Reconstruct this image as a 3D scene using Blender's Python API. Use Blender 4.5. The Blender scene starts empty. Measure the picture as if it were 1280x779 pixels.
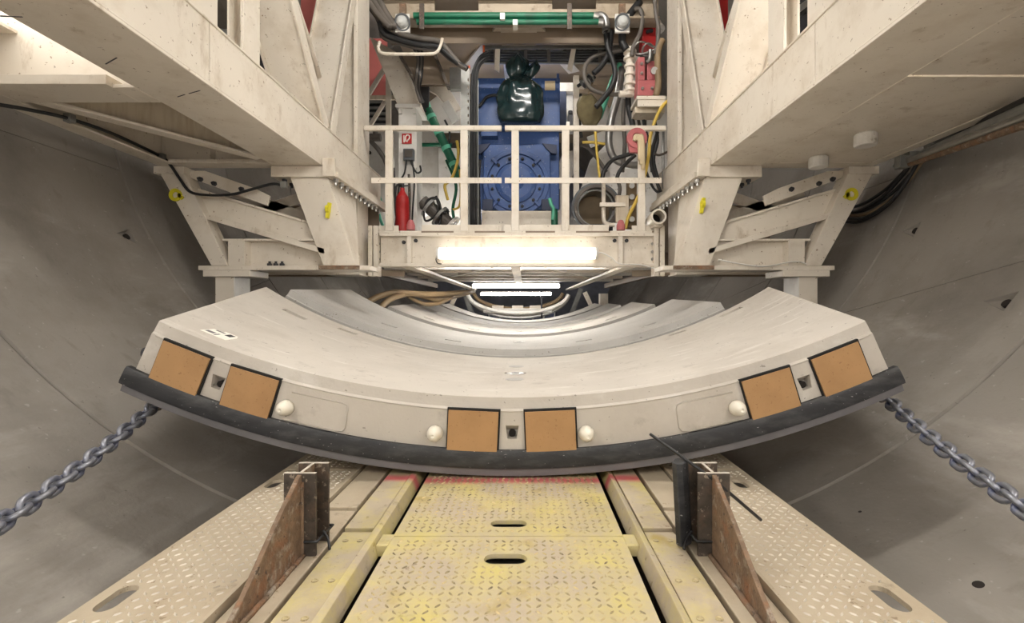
import bpy, bmesh, math, random
from mathutils import Vector, Matrix, noise as mnoise
random.seed(7)
S = bpy.context.scene
COL = S.collection

# ------------------------------------------------------------------ camera, world, exposure
F = 600.0                       # focal length in pixels of the 1280x779 frame
CX, CY = 655.0, 385.0           # principal point of the view along the tunnel
CAMX, CAMZ = 0.06, 1.18
cam_d = bpy.data.cameras.new('camera')
cam_d.sensor_fit = 'HORIZONTAL'; cam_d.sensor_width = 36.0
cam_d.lens = 36.0 * F / 1280.0
cam_d.shift_x = -(CX - 640.0) / 1280.0
cam_d.shift_y = (CY - 389.5) / 1280.0
cam_d.clip_start = 0.02; cam_d.clip_end = 200
cam = bpy.data.objects.new('camera', cam_d); COL.objects.link(cam)
cam.location = (CAMX, 0, CAMZ); cam.rotation_euler = (math.pi / 2, 0, 0)
S.camera = cam
world = bpy.data.worlds.new('world'); S.world = world; world.use_nodes = True
world.node_tree.nodes['Background'].inputs[0].default_value = (1.0, 0.97, 0.93, 1)
world.node_tree.nodes['Background'].inputs[1].default_value = 0.25
S.view_settings.view_transform = 'Standard'; S.view_settings.look = 'None'
S.view_settings.gamma = 1.0; S.view_settings.use_curve_mapping = False
S.view_settings.exposure = 0.72
S.cycles.max_bounces = 6; S.cycles.diffuse_bounces = 4; S.cycles.glossy_bounces = 2; S.cycles.transmission_bounces = 2
S.cycles.sample_clamp_indirect = 6.0

def W(px, py, Y):
    """point of the place seen at a pixel of the photograph, Y metres ahead of the camera"""
    return Vector((CAMX + (px - CX) / F * Y, Y, CAMZ + (CY - py) / F * Y))

# ------------------------------------------------------------------ materials
def lin(c):
    return tuple(((v / 255) / 12.92 if v / 255 <= .04045 else ((v / 255 + .055) / 1.055) ** 2.4) for v in c) + (1,)
MATS = {}
def mat(name, rgb, rough=.5, metal=0., var=.12, scale=6., dirt=None, dirt_amt=.0, dirt_scale=2.5, bump=.0, bump_scale=60., stretch=None, spec=.5, spots=None, coat=0., layers=()):
    m = bpy.data.materials.new(name); m.use_nodes = True
    nt = m.node_tree; N = nt.nodes; L = nt.links; b = N['Principled BSDF']
    b.inputs['Roughness'].default_value = rough; b.inputs['Metallic'].default_value = metal
    b.inputs['Specular IOR Level'].default_value = spec
    if coat: b.inputs['Coat Weight'].default_value = coat
    tc = N.new('ShaderNodeTexCoord'); src = tc.outputs['Object']
    if stretch:
        mp = N.new('ShaderNodeMapping'); mp.inputs['Scale'].default_value = stretch
        L.new(src, mp.inputs[0]); src = mp.outputs[0]
    n1 = N.new('ShaderNodeTexNoise'); n1.inputs['Scale'].default_value = scale; n1.inputs['Detail'].default_value = 6
    L.new(src, n1.inputs['Vector'])
    c = lin(rgb)
    r = N.new('ShaderNodeValToRGB')
    r.color_ramp.elements[0].position = .3; r.color_ramp.elements[1].position = .7
    r.color_ramp.elements[0].color = tuple(v * (1 - var) for v in c[:3]) + (1,)
    r.color_ramp.elements[1].color = tuple(min(1, v * (1 + var)) for v in c[:3]) + (1,)
    L.new(n1.outputs['Fac'], r.inputs[0]); out = r.outputs[0]
    def over(out, rgb2, amt, sc, lo, hi, det=8, st=None):
        n2 = N.new('ShaderNodeTexNoise'); n2.inputs['Scale'].default_value = sc; n2.inputs['Detail'].default_value = det
        n2.inputs['Roughness'].default_value = .65; v = src
        if st:
            m_ = N.new('ShaderNodeMapping'); m_.inputs['Scale'].default_value = st; m_.inputs['Location'].default_value = (3.1, 7.7, 1.3); L.new(src, m_.inputs[0]); v = m_.outputs[0]
        L.new(v, n2.inputs['Vector'])
        r2 = N.new('ShaderNodeMapRange'); r2.inputs[1].default_value = lo; r2.inputs[2].default_value = hi
        r2.inputs[3].default_value = 0; r2.inputs[4].default_value = amt; L.new(n2.outputs['Fac'], r2.inputs[0])
        mx = N.new('ShaderNodeMix'); mx.data_type = 'RGBA'
        L.new(r2.outputs[0], mx.inputs[0]); L.new(out, mx.inputs[6]); mx.inputs[7].default_value = lin(rgb2)
        return mx.outputs[2]
    if dirt: out = over(out, dirt, dirt_amt, dirt_scale, .48, .72)
    if spots: out = over(out, spots[0], spots[1], spots[2], spots[3], spots[3] + .05, 3)
    for ly in layers: out = over(out, *ly)
    L.new(out, b.inputs['Base Color'])
    if bump:
        n3 = N.new('ShaderNodeTexNoise'); n3.inputs['Scale'].default_value = bump_scale; n3.inputs['Detail'].default_value = 4
        L.new(src, n3.inputs['Vector']); bp = N.new('ShaderNodeBump'); bp.inputs['Strength'].default_value = bump
        bp.inputs['Distance'].default_value = .01
        L.new(n3.outputs['Fac'], bp.inputs['Height']); L.new(bp.outputs[0], b.inputs['Normal'])
    MATS[name] = m; return m
def emit(name, rgb, strength):
    m = bpy.data.materials.new(name); m.use_nodes = True; b = m.node_tree.nodes['Principled BSDF']
    b.inputs['Base Color'].default_value = (.9, .9, .9, 1)
    b.inputs['Emission Color'].default_value = lin(rgb); b.inputs['Emission Strength'].default_value = strength
    MATS[name] = m; return m
mat('lining_concrete', (142, 136, 129), .8, var=.12, scale=1.1, dirt=(106, 100, 93), dirt_amt=.6, dirt_scale=1.3, bump=.15, bump_scale=50, layers=(((178, 172, 164), .5, 2.2, .54, .66, 8, (1, .35, 1)), ((104, 98, 92), .35, 5, .58, .72, 6, (1, 2, 1)), ((100, 94, 88), .6, 36, .72, .74, 2), ((178, 173, 166), .4, 24, .69, .73, 2)))
mat('segment_concrete', (194, 187, 177), .65, var=.05, scale=3, dirt=(170, 161, 149), dirt_amt=.6, dirt_scale=2.2, bump=.10, bump_scale=70, layers=(((160, 152, 142), .5, 7, .60, .70, 6, (1, 1, 1)), ((212, 207, 199), .6, 5, .58, .66, 6, (.6, 3, .6)), ((124, 117, 108), .7, 44, .69, .71, 2)))
mat('staged_concrete', (178, 175, 170), .7, var=.06, scale=3, dirt=(148, 144, 139), dirt_amt=.5, dirt_scale=2, bump=.1, layers=(((112, 105, 96), .7, 48, .66, .69, 2),))
mat('cream', (222, 213, 199), .42, var=.05, scale=2, dirt=(186, 170, 147), dirt_amt=.6, dirt_scale=3.2, bump=.02, bump_scale=30, layers=(((158, 136, 106), .55, 9, .60, .74, 6, (1, 1, .35)), ((132, 106, 80), .8, 36, .665, .69, 3), ((112, 94, 76), .7, 14, .69, .71, 5, (1, 3, 1))))
mat('cream_stained', (214, 202, 182), .45, var=.06, scale=2, dirt=(170, 146, 110), dirt_amt=.6, dirt_scale=3, stretch=(7, 7, .7))
mat('beam_toned_down', (170, 156, 136), .5, var=.08, scale=3, dirt=(122, 104, 84), dirt_amt=.7, dirt_scale=4, layers=(((96, 80, 64), .6, 9, .6, .7, 6),))  # cream darkened in the colour to offset the strong lamp overhead
mat('white_paint', (222, 219, 213), .45, var=.04, scale=3, dirt=(186, 178, 166), dirt_amt=.6, dirt_scale=4, layers=(((140, 130, 116), .7, 14, .64, .70, 5),))
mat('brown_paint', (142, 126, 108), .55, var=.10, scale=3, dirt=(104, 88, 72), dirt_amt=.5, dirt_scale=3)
mat('deck_paint', (184, 171, 149), .5, var=.07, scale=5, dirt=(156, 139, 115), dirt_amt=.65, dirt_scale=5, bump=.05, layers=(((120, 100, 76), .7, 40, .65, .68, 4), ((108, 92, 74), .5, 12, .62, .72, 6)))
mat('tread_worn', (222, 215, 203), .34, var=.2, scale=30, metal=.25, dirt=(140, 126, 106), dirt_amt=.8, dirt_scale=14)
mat('tread_yellowed', (190, 174, 132), .4, var=.35, scale=30, metal=.15, dirt=(92, 82, 72), dirt_amt=1, dirt_scale=26)
mat('rust', (120, 98, 78), .75, var=.3, scale=30, dirt=(82, 66, 54), dirt_amt=.8, dirt_scale=22, bump=.4, bump_scale=120, layers=(((158, 148, 134), .8, 24, .54, .64, 7), ((134, 92, 62), .7, 18, .52, .64, 7), ((54, 44, 38), .8, 60, .62, .66, 4)))
mat('dark_steel', (76, 68, 61), .55, metal=.3, var=.3, scale=30, dirt=(112, 92, 76), dirt_amt=.8, dirt_scale=20, bump=.15, bump_scale=100, layers=(((150, 138, 122), .8, 55, .60, .65, 4), ((40, 36, 34), .7, 26, .56, .66, 5)))
mat('rubber', (40, 41, 44), .5, var=.2, scale=8, dirt=(104, 104, 104), dirt_amt=.35, dirt_scale=9, bump=.1, stretch=(1, 1, 3), layers=(((190, 188, 184), .8, 60, .70, .715, 2),))
mat('rubber_grey', (104, 102, 104), .6, var=.12, scale=8)
mat('cable_black', (30, 30, 31), .5, var=.2)
mat('hose_grey', (92, 86, 80), .5, var=.15)
mat('hose_brown', (132, 112, 84), .55, var=.15)
mat('hardboard', (172, 134, 92), .8, var=.05, scale=9, dirt=(154, 116, 76), dirt_amt=.6, dirt_scale=6, bump=.03, layers=(((138, 104, 70), .6, 70, .64, .67, 2),))
mat('border_black', (30, 29, 28), .9)
mat('dowel_white', (232, 226, 212), .5, var=.04, dirt=(200, 184, 150), dirt_amt=.4, dirt_scale=12)
mat('chain_steel', (142, 144, 152), .36, metal=.5, var=.2, scale=20, dirt=(62, 76, 128), dirt_amt=.9, dirt_scale=14)
mat('steel', (168, 166, 162), .38, metal=.8, var=.15, scale=12)
mat('galvanised', (146, 146, 142), .45, metal=.5, var=.12, scale=12)
mat('blue_paint', (48, 82, 142), .42, var=.14, scale=4, dirt=(52, 60, 80), dirt_amt=.6, dirt_scale=4, layers=(((120, 136, 164), .5, 10, .60, .72, 6), ((170, 176, 184), .7, 46, .69, .71, 2)))
mat('navy', (38, 48, 76), .5, var=.2)
mat('bag_plastic', (28, 48, 50), .22, var=.2, scale=6, coat=.3)
mat('green_paint', (14, 98, 70), .4, var=.15, scale=8, dirt=(40, 66, 52), dirt_amt=.6, dirt_scale=6)
mat('mint_paint', (96, 186, 156), .45, var=.12, scale=8)
mat('red_paint', (176, 34, 34), .45, var=.12, scale=6)
mat('pink_paint', (178, 98, 100), .5, var=.12, scale=8, dirt=(150, 92, 88), dirt_amt=.6, dirt_scale=9)
mat('pink_sheet', (240, 138, 132), .6, var=.05)
mat('yellow_paint', (218, 206, 42), .5, var=.08)
mat('yellow_hose', (206, 176, 78), .5, var=.12)
mat('orange_cap', (224, 100, 46), .5)
mat('olive_cloth', (108, 98, 70), .9, var=.2, scale=14)
mat('dark_panel', (52, 52, 56), .6, var=.2)
mat('end_grey', (112, 114, 124), .7, var=.2, scale=4)
mat('grey_plastic', (92, 96, 100), .5)
mat('paper', (236, 232, 222), .8, var=.03)
mat('cardboard', (196, 178, 146), .8, var=.06)
mat('black_ink', (24, 24, 26), .7)
mat('lamp_glass', (196, 198, 196), .15, var=.04)
mat('hole_dark', (34, 28, 24), .9)
emit('tube_white', (255, 250, 242), 14.0)
emit('tube_far', (255, 251, 246), 30.0)
emit('tube_front', (255, 247, 234), 1.7)
emit('tube_warm', (255, 249, 240), 50.0)
emit('tube_bright', (255, 250, 242), 40.0)
emit('tube_strong', (255, 250, 243), 80.0)
emit('tube_low', (255, 249, 240), 13.0)

# yellow overspray and a pink sprayed line on the centre deck plates
def deck_sprayed():
    m = MATS['deck_paint'].copy(); m.name = 'deck_sprayed'; nt = m.node_tree; N = nt.nodes; L = nt.links
    b = N['Principled BSDF']; base = b.inputs['Base Color'].links[0].from_socket
    g = N.new('ShaderNodeNewGeometry'); sep = N.new('ShaderNodeSeparateXYZ'); L.new(g.outputs['Position'], sep.inputs[0])
    nz = N.new('ShaderNodeTexNoise'); nz.inputs['Scale'].default_value = 5.5; nz.inputs['Detail'].default_value = 9; nz.inputs['Roughness'].default_value = .7; L.new(g.outputs['Position'], nz.inputs['Vector'])
    mr = N.new('ShaderNodeMapRange'); mr.inputs[1].default_value = .42; mr.inputs[2].default_value = .66; mr.inputs[4].default_value = .6; L.new(nz.outputs['Fac'], mr.inputs[0])
    mx = N.new('ShaderNodeMix'); mx.data_type = 'RGBA'; L.new(mr.outputs[0], mx.inputs[0]); L.new(base, mx.inputs[6]); mx.inputs[7].default_value = lin((214, 200, 96))
    # darker ochre blotches
    nb = N.new('ShaderNodeTexNoise'); nb.inputs['Scale'].default_value = 8; nb.inputs['Detail'].default_value = 7; L.new(g.outputs['Position'], nb.inputs['Vector'])
    mb = N.new('ShaderNodeMapRange'); mb.inputs[1].default_value = .62; mb.inputs[2].default_value = .74; mb.inputs[4].default_value = .6; L.new(nb.outputs['Fac'], mb.inputs[0])
    m2 = N.new('ShaderNodeMix'); m2.data_type = 'RGBA'; L.new(mb.outputs[0], m2.inputs[0]); L.new(mx.outputs[2], m2.inputs[6]); m2.inputs[7].default_value = lin((164, 138, 46))
    # pink line across the far plate
    ad = N.new('ShaderNodeMath'); ad.operation = 'MULTIPLY_ADD'; L.new(nz.outputs['Fac'], ad.inputs[0]); ad.inputs[1].default_value = .05; ad.inputs[2].default_value = -1.835
    sm = N.new('ShaderNodeMath'); sm.operation = 'ADD'; L.new(sep.outputs['Y'], sm.inputs[0]); L.new(ad.outputs[0], sm.inputs[1])
    ab = N.new('ShaderNodeMath'); ab.operation = 'ABSOLUTE'; L.new(sm.outputs[0], ab.inputs[0])
    mp = N.new('ShaderNodeMapRange'); mp.inputs[1].default_value = .008; mp.inputs[2].default_value = .045; mp.inputs[3].default_value = .75; mp.inputs[4].default_value = 0; L.new(ab.outputs[0], mp.inputs[0])
    m3 = N.new('ShaderNodeMix'); m3.data_type = 'RGBA'; L.new(mp.outputs[0], m3.inputs[0]); L.new(m2.outputs[2], m3.inputs[6]); m3.inputs[7].default_value = lin((226, 84, 110))
    L.new(m3.outputs[2], b.inputs['Base Color']); MATS['deck_sprayed'] = m
deck_sprayed()

# ------------------------------------------------------------------ mesh helpers
ORG = {}
class MB:
    def __init__(self): self.v = []; self.f = []; self.smooth = False
    def add(self, vs, fs):
        o = len(self.v); self.v += [Vector(p) for p in vs]; self.f += [tuple(i + o for i in f) for f in fs]; return self
    def box(self, x0, x1, y0, y1, z0, z1):
        x0, x1 = sorted((x0, x1)); y0, y1 = sorted((y0, y1)); z0, z1 = sorted((z0, z1))
        return self.add([(x0, y0, z0), (x1, y0, z0), (x1, y1, z0), (x0, y1, z0), (x0, y0, z1), (x1, y0, z1), (x1, y1, z1), (x0, y1, z1)],
                        [(0, 3, 2, 1), (4, 5, 6, 7), (0, 1, 5, 4), (1, 2, 6, 5), (2, 3, 7, 6), (3, 0, 4, 7)])
    def bar(self, p, q, w, h, up=(0, 0, 1)):
        """box from p to q, w across and h along the up direction"""
        p, q = Vector(p), Vector(q); d = (q - p).normalized(); u = Vector(up)
        s = d.cross(u)
        if s.length < 1e-5: s = d.cross(Vector((1, 0, 0)))
        s.normalize(); u = s.cross(d)
        c = []
        for e in (p, q):
            for a, b in ((-1, -1), (1, -1), (1, 1), (-1, 1)): c.append(e + s * (a * w / 2) + u * (b * h / 2))
        return self.add(c, [(3, 2, 1, 0), (4, 5, 6, 7), (0, 1, 5, 4), (1, 2, 6, 5), (2, 3, 7, 6), (3, 0, 4, 7)])
    def hull(self, a, b):
        """closed solid between two polygons with the same number of corners"""
        n = len(a); return self.add(list(a) + list(b), [tuple(range(n - 1, -1, -1)), tuple(range(n, 2 * n))] + [(i, (i + 1) % n, n + (i + 1) % n, n + i) for i in range(n)])
    def prism_y(self, poly, y0, y1):
        return self.hull([(x, y0, z) for x, z in poly], [(x, y1, z) for x, z in poly])
    def prism_x(self, poly, x0, x1):
        return self.hull([(x0, y, z) for y, z in poly], [(x1, y, z) for y, z in poly])
    def prism_z(self, poly, z0, z1):
        return self.hull([(x, y, z0) for x, y in poly], [(x, y, z1) for x, y in poly])
    def cyl(self, p, q, r, n=16, r2=None):
        p, q = Vector(p), Vector(q); d = (q - p).normalized(); a = d.orthogonal().normalized(); b = d.cross(a)
        r2 = r if r2 is None else r2
        A = [p + (a * math.cos(t) + b * math.sin(t)) * r for t in [2 * math.pi * i / n for i in range(n)]]
        B = [q + (a * math.cos(t) + b * math.sin(t)) * r2 for t in [2 * math.pi * i / n for i in range(n)]]
        return self.hull(A, B)
    def tubering(self, p, q, r, ri, n=24):
        """open pipe with wall"""
        p, q = Vector(p), Vector(q); d = (q - p).normalized(); a = d.orthogonal().normalized(); b = d.cross(a)
        R = []
        for e, rr in ((p, r), (q, r), (q, ri), (p, ri)):
            R += [e + (a * math.cos(2 * math.pi * i / n) + b * math.sin(2 * math.pi * i / n)) * rr for i in range(n)]
        fs = []
        for k in range(4):
            for i in range(n):
                j = (i + 1) % n; k2 = (k + 1) % 4
                fs.append((k * n + i, k * n + j, k2 * n + j, k2 * n + i))
        return self.add(R, fs)
    def tube(self, pts, r, n=8, sub=6, smooth=True, closed=False):
        pts = [Vector(p) for p in pts]
        if smooth and len(pts) > 2:
            out = []; m = len(pts)
            rng = range(m) if closed else range(m - 1)
            for i in rng:
                if closed: p0, p1, p2, p3 = pts[i - 1], pts[i], pts[(i + 1) % m], pts[(i + 2) % m]
                else: p0, p1, p2, p3 = pts[max(i - 1, 0)], pts[i], pts[i + 1], pts[min(i + 2, m - 1)]
                for k in range(sub):
                    t = k / sub
                    out.append(.5 * ((2 * p1) + (p2 - p0) * t + (2 * p0 - 5 * p1 + 4 * p2 - p3) * t * t + (3 * p1 - p0 - 3 * p2 + p3) * t ** 3))
            if not closed: out.append(pts[-1])
            pts = out
        m = len(pts); vs = []; prev = None
        for i in range(m):
            if closed: d = pts[(i + 1) % m] - pts[i - 1]
            else: d = pts[min(i + 1, m - 1)] - pts[max(i - 1, 0)]
            d.normalize()
            if prev is None: a = d.orthogonal().normalized()
            else:
                a = prev - d * prev.dot(d)
                a = a.normalized() if a.length > 1e-6 else d.orthogonal().normalized()
            prev = a; b = d.cross(a)
            vs += [pts[i] + (a * math.cos(2 * math.pi * k / n) + b * math.sin(2 * math.pi * k / n)) * r for k in range(n)]
        fs = []
        for i in range(m if closed else m - 1):
            for k in range(n):
                i2 = (i + 1) % m
                fs.append((i * n + k, i * n + (k + 1) % n, i2 * n + (k + 1) % n, i2 * n + k))
        if not closed: fs += [tuple(range(n - 1, -1, -1)), tuple(range((m - 1) * n, m * n))]
        self.smooth = True
        return self.add(vs, fs)
    def lathe(self, prof, p, axis=(0, 0, 1), n=24):
        """revolve (radius, height) pairs about an axis through p"""
        p = Vector(p); d = Vector(axis).normalized(); a = d.orthogonal().normalized(); b = d.cross(a)
        vs = []; m = len(prof)
        for r, h in prof:
            vs += [p + d * h + (a * math.cos(2 * math.pi * i / n) + b * math.sin(2 * math.pi * i / n)) * max(r, 1e-4) for i in range(n)]
        fs = []
        for k in range(m - 1):
            for i in range(n): fs.append((k * n + i, k * n + (i + 1) % n, (k + 1) * n + (i + 1) % n, (k + 1) * n + i))
        fs += [tuple(range(n - 1, -1, -1)), tuple(range((m - 1) * n, m * n))]
        return self.add(vs, fs)
    def mesh(self, name, origin=(0, 0, 0)):
        me = bpy.data.meshes.new(name); o = Vector(origin)
        me.from_pydata([tuple(v - o) for v in self.v], [], self.f); me.update()
        bm = bmesh.new(); bm.from_mesh(me); bmesh.ops.recalc_face_normals(bm, faces=bm.faces); bm.to_mesh(me); bm.free()
        if self.smooth:
            for p in me.polygons: p.use_smooth = True
        return me
def org(o): return ORG.get(o.name, Vector((0, 0, 0)))
def put(name, mb, m, parent=None, bevel=0., loc=None):
    """one mesh object from world-space geometry; its origin is at loc, or at the parent's origin"""
    if parent is not None: o0 = org(parent)
    elif loc is not None: o0 = Vector(loc)
    else:
        xs = [v.x for v in mb.v]; ys = [v.y for v in mb.v]; zs = [v.z for v in mb.v]
        o0 = Vector(((min(xs) + max(xs)) / 2, (min(ys) + max(ys)) / 2, min(zs)))
    me = mb.mesh(name, o0); me.materials.append(MATS[m])
    ob = bpy.data.objects.new(name, me); COL.objects.link(ob)
    if parent is not None: ob.parent = parent
    else: ob.location = o0
    ORG[ob.name] = o0
    if bevel:
        bv = ob.modifiers.new('bevel', 'BEVEL'); bv.width = bevel; bv.segments = 2; bv.limit_method = 'ANGLE'; bv.angle_limit = math.radians(40)
    return ob
def inst(name, me, parent, matrix, m=None):
    """child sharing mesh data, placed by a world matrix"""
    ob = bpy.data.objects.new(name, me); COL.objects.link(ob)
    ob.parent = parent
    if parent is not None: ob.matrix_local = Matrix.Translation(-org(parent)) @ matrix
    else: ob.matrix_world = matrix
    return ob
def tag(o, label, cat, group=None, kind=None):
    o['label'] = label
    if cat: o['category'] = cat
    if group: o['group'] = group
    if kind: o['kind'] = kind
    return o
def thing(name, label, cat, loc, group=None, kind=None):
    e = bpy.data.objects.new(name, None); COL.objects.link(e); e.location = loc; e.empty_display_size = .1
    ORG[e.name] = Vector(loc); return tag(e, label, cat, group, kind)
def struct(o, label=None):
    o['kind'] = 'structure'
    if label: o['label'] = label
    return o
def boolean_cut(ob, cutters):
    """subtract closed solids (list of MB in world space) from a mesh object"""
    c = MB()
    for k in cutters: c.add(k.v, k.f)
    me = c.mesh('cutter', org(ob)); co = bpy.data.objects.new('cutter', me); COL.objects.link(co)
    if ob.parent is not None: co.parent = ob.parent
    else: co.location = org(ob)
    md = ob.modifiers.new('cut', 'BOOLEAN'); md.operation = 'DIFFERENCE'; md.object = co; md.solver = 'EXACT'
    bpy.context.view_layer.update()
    dg = bpy.context.evaluated_depsgraph_get()
    new = bpy.data.meshes.new_from_object(ob.evaluated_get(dg))
    ob.modifiers.remove(md); old = ob.data; ob.data = new
    bpy.data.objects.remove(co); bpy.data.meshes.remove(me); bpy.data.meshes.remove(old)
def soften(ob, deg=28):
    for p in ob.data.polygons: p.use_smooth = True
    ob.data.set_sharp_from_angle(angle=math.radians(deg)); return ob
def align(p, direction, roll=0.):
    """matrix that takes local +Z to direction, at p"""
    q = Vector((0, 0, 1)).rotation_difference(Vector(direction).normalized())
    return Matrix.Translation(Vector(p)) @ q.to_matrix().to_4x4() @ Matrix.Rotation(roll, 4, 'Z')
def hexbolt(r, h, m, name='bolt_mesh'):
    b = MB(); b.lathe([(r * .98, 0), (r, h * .2), (r, h * .8), (r * .8, h)], (0, 0, 0), n=6); b.cyl((0, 0, h), (0, 0, h * 1.7), r * .5, 8)
    me = b.mesh(name); me.materials.append(MATS[m]); return me
BOLT = hexbolt(.017, .018, 'steel'); BOLT_DARK = hexbolt(.02, .022, 'dark_panel', 'bolt_dark'); SCREW = MB().lathe([(.0085, -.001), (.0085, .0015), (.006, .002), (.003, .001)], (0, 0, 0), n=10).mesh('screw_mesh'); SCREW.materials.append(MATS['tread_yellowed'])
BOLT_BIG = hexbolt(.023, .03, 'steel', 'bolt_big'); BOLT_CREAM = hexbolt(.014, .012, 'cream', 'bolt_cream')

# ------------------------------------------------------------------ tunnel lining (the setting)
TR, TT, TZ, TX = 3.27, .28, 3.27, .02
RINGW, RING0 = 1.5, .75
def cyl_hit(px, py):
    """where the line of sight through a pixel meets the inner face of the lining: angle from the invert, distance ahead"""
    dx, dz = (px - CX) / F, (CY - py) / F
    ox, oz = CAMX - TX, CAMZ - TZ
    a = dx * dx + dz * dz; b = 2 * (ox * dx + oz * dz); c = ox * ox + oz * oz - TR * TR
    Y = (-b + math.sqrt(b * b - 4 * a * c)) / (2 * a)
    return math.degrees(math.atan2(ox + dx * Y, -(oz + dz * Y))), Y
def IN(px, py, Y):
    """W(), but never beyond the lining"""
    return W(px, py, min(Y, cyl_hit(px, py)[1] * .965))
def arc_sweep(prof, lim, n, xc, zc):
    """sweep a closed (radius, y) profile about an axis along Y; lim(y) gives the two end angles in degrees"""
    mb = MB(); m = len(prof); vs = []
    for i in range(n + 1):
        t = i / n
        for r, y in prof:
            a0, a1 = lim(y); a = math.radians(a0 + (a1 - a0) * t)
            vs.append((xc + r * math.sin(a), y, zc - r * math.cos(a)))
    fs = []
    for i in range(n):
        for k in range(m):
            k2 = (k + 1) % m; fs.append((i * m + k, i * m + k2, (i + 1) * m + k2, (i + 1) * m + k))
    fs += [tuple(range(m)), tuple(range(n * m + m - 1, n * m - 1, -1))]
    return mb.add(vs, fs)
JA = [(-71.8, -71.8), (-9, -9), (57.4, 48.9), (112, 118), (168, 164), (-130, -124)]
JB = [(-50, -57), (9, 9), (71.8, 71.8), (124, 130), (-168, -164), (-112, -118)]
lining = struct(bpy.data.objects.new('wall_tunnel', None), 'grey concrete tunnel lining of curved precast rings'); COL.objects.link(lining)
def pocket_cutter(phi, Y, w=.10, l=.17, d=.05, dirn=1):
    """wedge shaped bolt pocket in the lining's inner face"""
    a = math.radians(phi); rad = Vector((math.sin(a), 0, -math.cos(a))); tan = Vector((math.cos(a), 0, math.sin(a))); ax = Vector((0, 1, 0))
    c = Vector((TX, Y, TZ)) + rad * TR
    k = MB()
    d = d * .75
    A = [c + ax * (-dirn * l * .6) - rad * .03, c + ax * (dirn * l * .4) + tan * w * .75 - rad * .03, c + ax * (dirn * l * .4) - tan * w * .75 - rad * .03]
    B = [c + ax * (-dirn * l * .45) + rad * .004, c + ax * (dirn * l * .36) + tan * w * .5 + rad * d, c + ax * (dirn * l * .36) - tan * w * .5 + rad * d]
    k.hull(A, B); return k, c + ax * (dirn * l * .16) + rad * (d * .62), rad
POCK = [cyl_hit(*p) for p in ((157, 294), (1138, 288), (1249, 377))]
PITS = [cyl_hit(*p) + (r,) for p, r in (((1223, 731), .016), ((22, 534), .009), ((52, 497), .006), ((1122, 337), .012), ((70, 590), .006), ((1075, 640), .007), ((1190, 560), .006))]
for k in range(-2, 11):
    y0 = RING0 + RINGW * k; y1 = y0 + RINGW; J = JA if k % 2 else JB
    J = sorted(J)
    for i in range(6):
        a = J[i]; b = J[(i + 1) % 6]
        if i == 5: b = (b[0] + 360, b[1] + 360)
        def lim(y, a=a, b=b):
            t = (y - y0) / RINGW; return a[0] + (a[1] - a[0]) * t + .05, b[0] + (b[1] - b[0]) * t - .05
        g, ch = .005, .012
        prof = [(TR, y0 + ch), (TR, y1 - ch), (TR + ch, y1 - g), (TR + TT, y1 - g), (TR + TT, y0 + g), (TR + ch, y0 + g)]
        n = max(8, int((lim(y0)[1] - lim(y0)[0]) / 2.2))
        mb = arc_sweep(prof, lim, n, TX, TZ)
        ob = put('lining_segment', mb, 'lining_concrete', lining)
        cuts = []; holes = []
        for ph, Y in POCK:
            if y0 + .1 < Y < y1 - .1:
                l0, l1 = lim(Y)
                for q in (ph, ph + 360):
                    if l0 + 1.5 < q < l1 - 1.5:
                        c, hc, rad = pocket_cutter(ph, Y, dirn=1 if ph < 0 else -1)
                        cuts.append(c); holes.append((hc, rad))
        if cuts:
            boolean_cut(ob, cuts)
            for hc, rad in holes:
                h = MB().cyl(hc - rad * .012, hc + rad * .03, .024, 14); put('bolt_hole', h, 'hole_dark', ob)
        for ph, Y, r in PITS:
            if y0 < Y < y1 and lim(Y)[0] < ph < lim(Y)[1]:
                a_ = math.radians(ph); rad = Vector((math.sin(a_), 0, -math.cos(a_))); c_ = Vector((TX, Y, TZ)) + rad * TR
                put('grout_hole', MB().cyl(c_ - rad * .001, c_ + rad * .03, r, 14), 'hole_dark', ob)
        soften(ob)
endw = MB().cyl((TX, 16.2, TZ), (TX, 16.4, TZ), TR + .1, 48)
struct(put('wall_end', endw, 'end_grey'), 'dark bulkhead closing the far end of the tunnel')
# ------------------------------------------------------------------ precast segment on the feeder
SX, SZ, SR = .015, 4.11, 3.27
def seg_pt(phi, r, y): a = math.radians(phi); return Vector((SX + r * math.sin(a), y, SZ - r * math.cos(a)))
def seg_frame(phi): a = math.radians(phi); return Vector((math.cos(a), 0, math.sin(a))), Vector((math.sin(a), 0, -math.cos(a)))
YF, YB, RO = 1.82, 3.28, SR + .285
def slim(y):
    t = (y - YF) / (YB - YF); h = 24.3 + 7.3 * t; return -h, h
seg = thing('precast_segment', 'pale curved concrete segment with brown pads lying on the feeder nearest the camera', 'concrete segment', (SX, YF, SZ - RO), 'precast lining segments on the feeder')
prof = [(SR + .003, YF + .016), (SR, YF + .022), (SR, YB - .012), (SR + .012, YB), (RO - .01, YB), (RO - .01, YF + .004), (SR + .05, YF), (SR + .044, YF + .009)]
body = put('body', arc_sweep(prof, slim, 72, SX, SZ), 'segment_concrete', seg)
cuts = []; 
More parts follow.
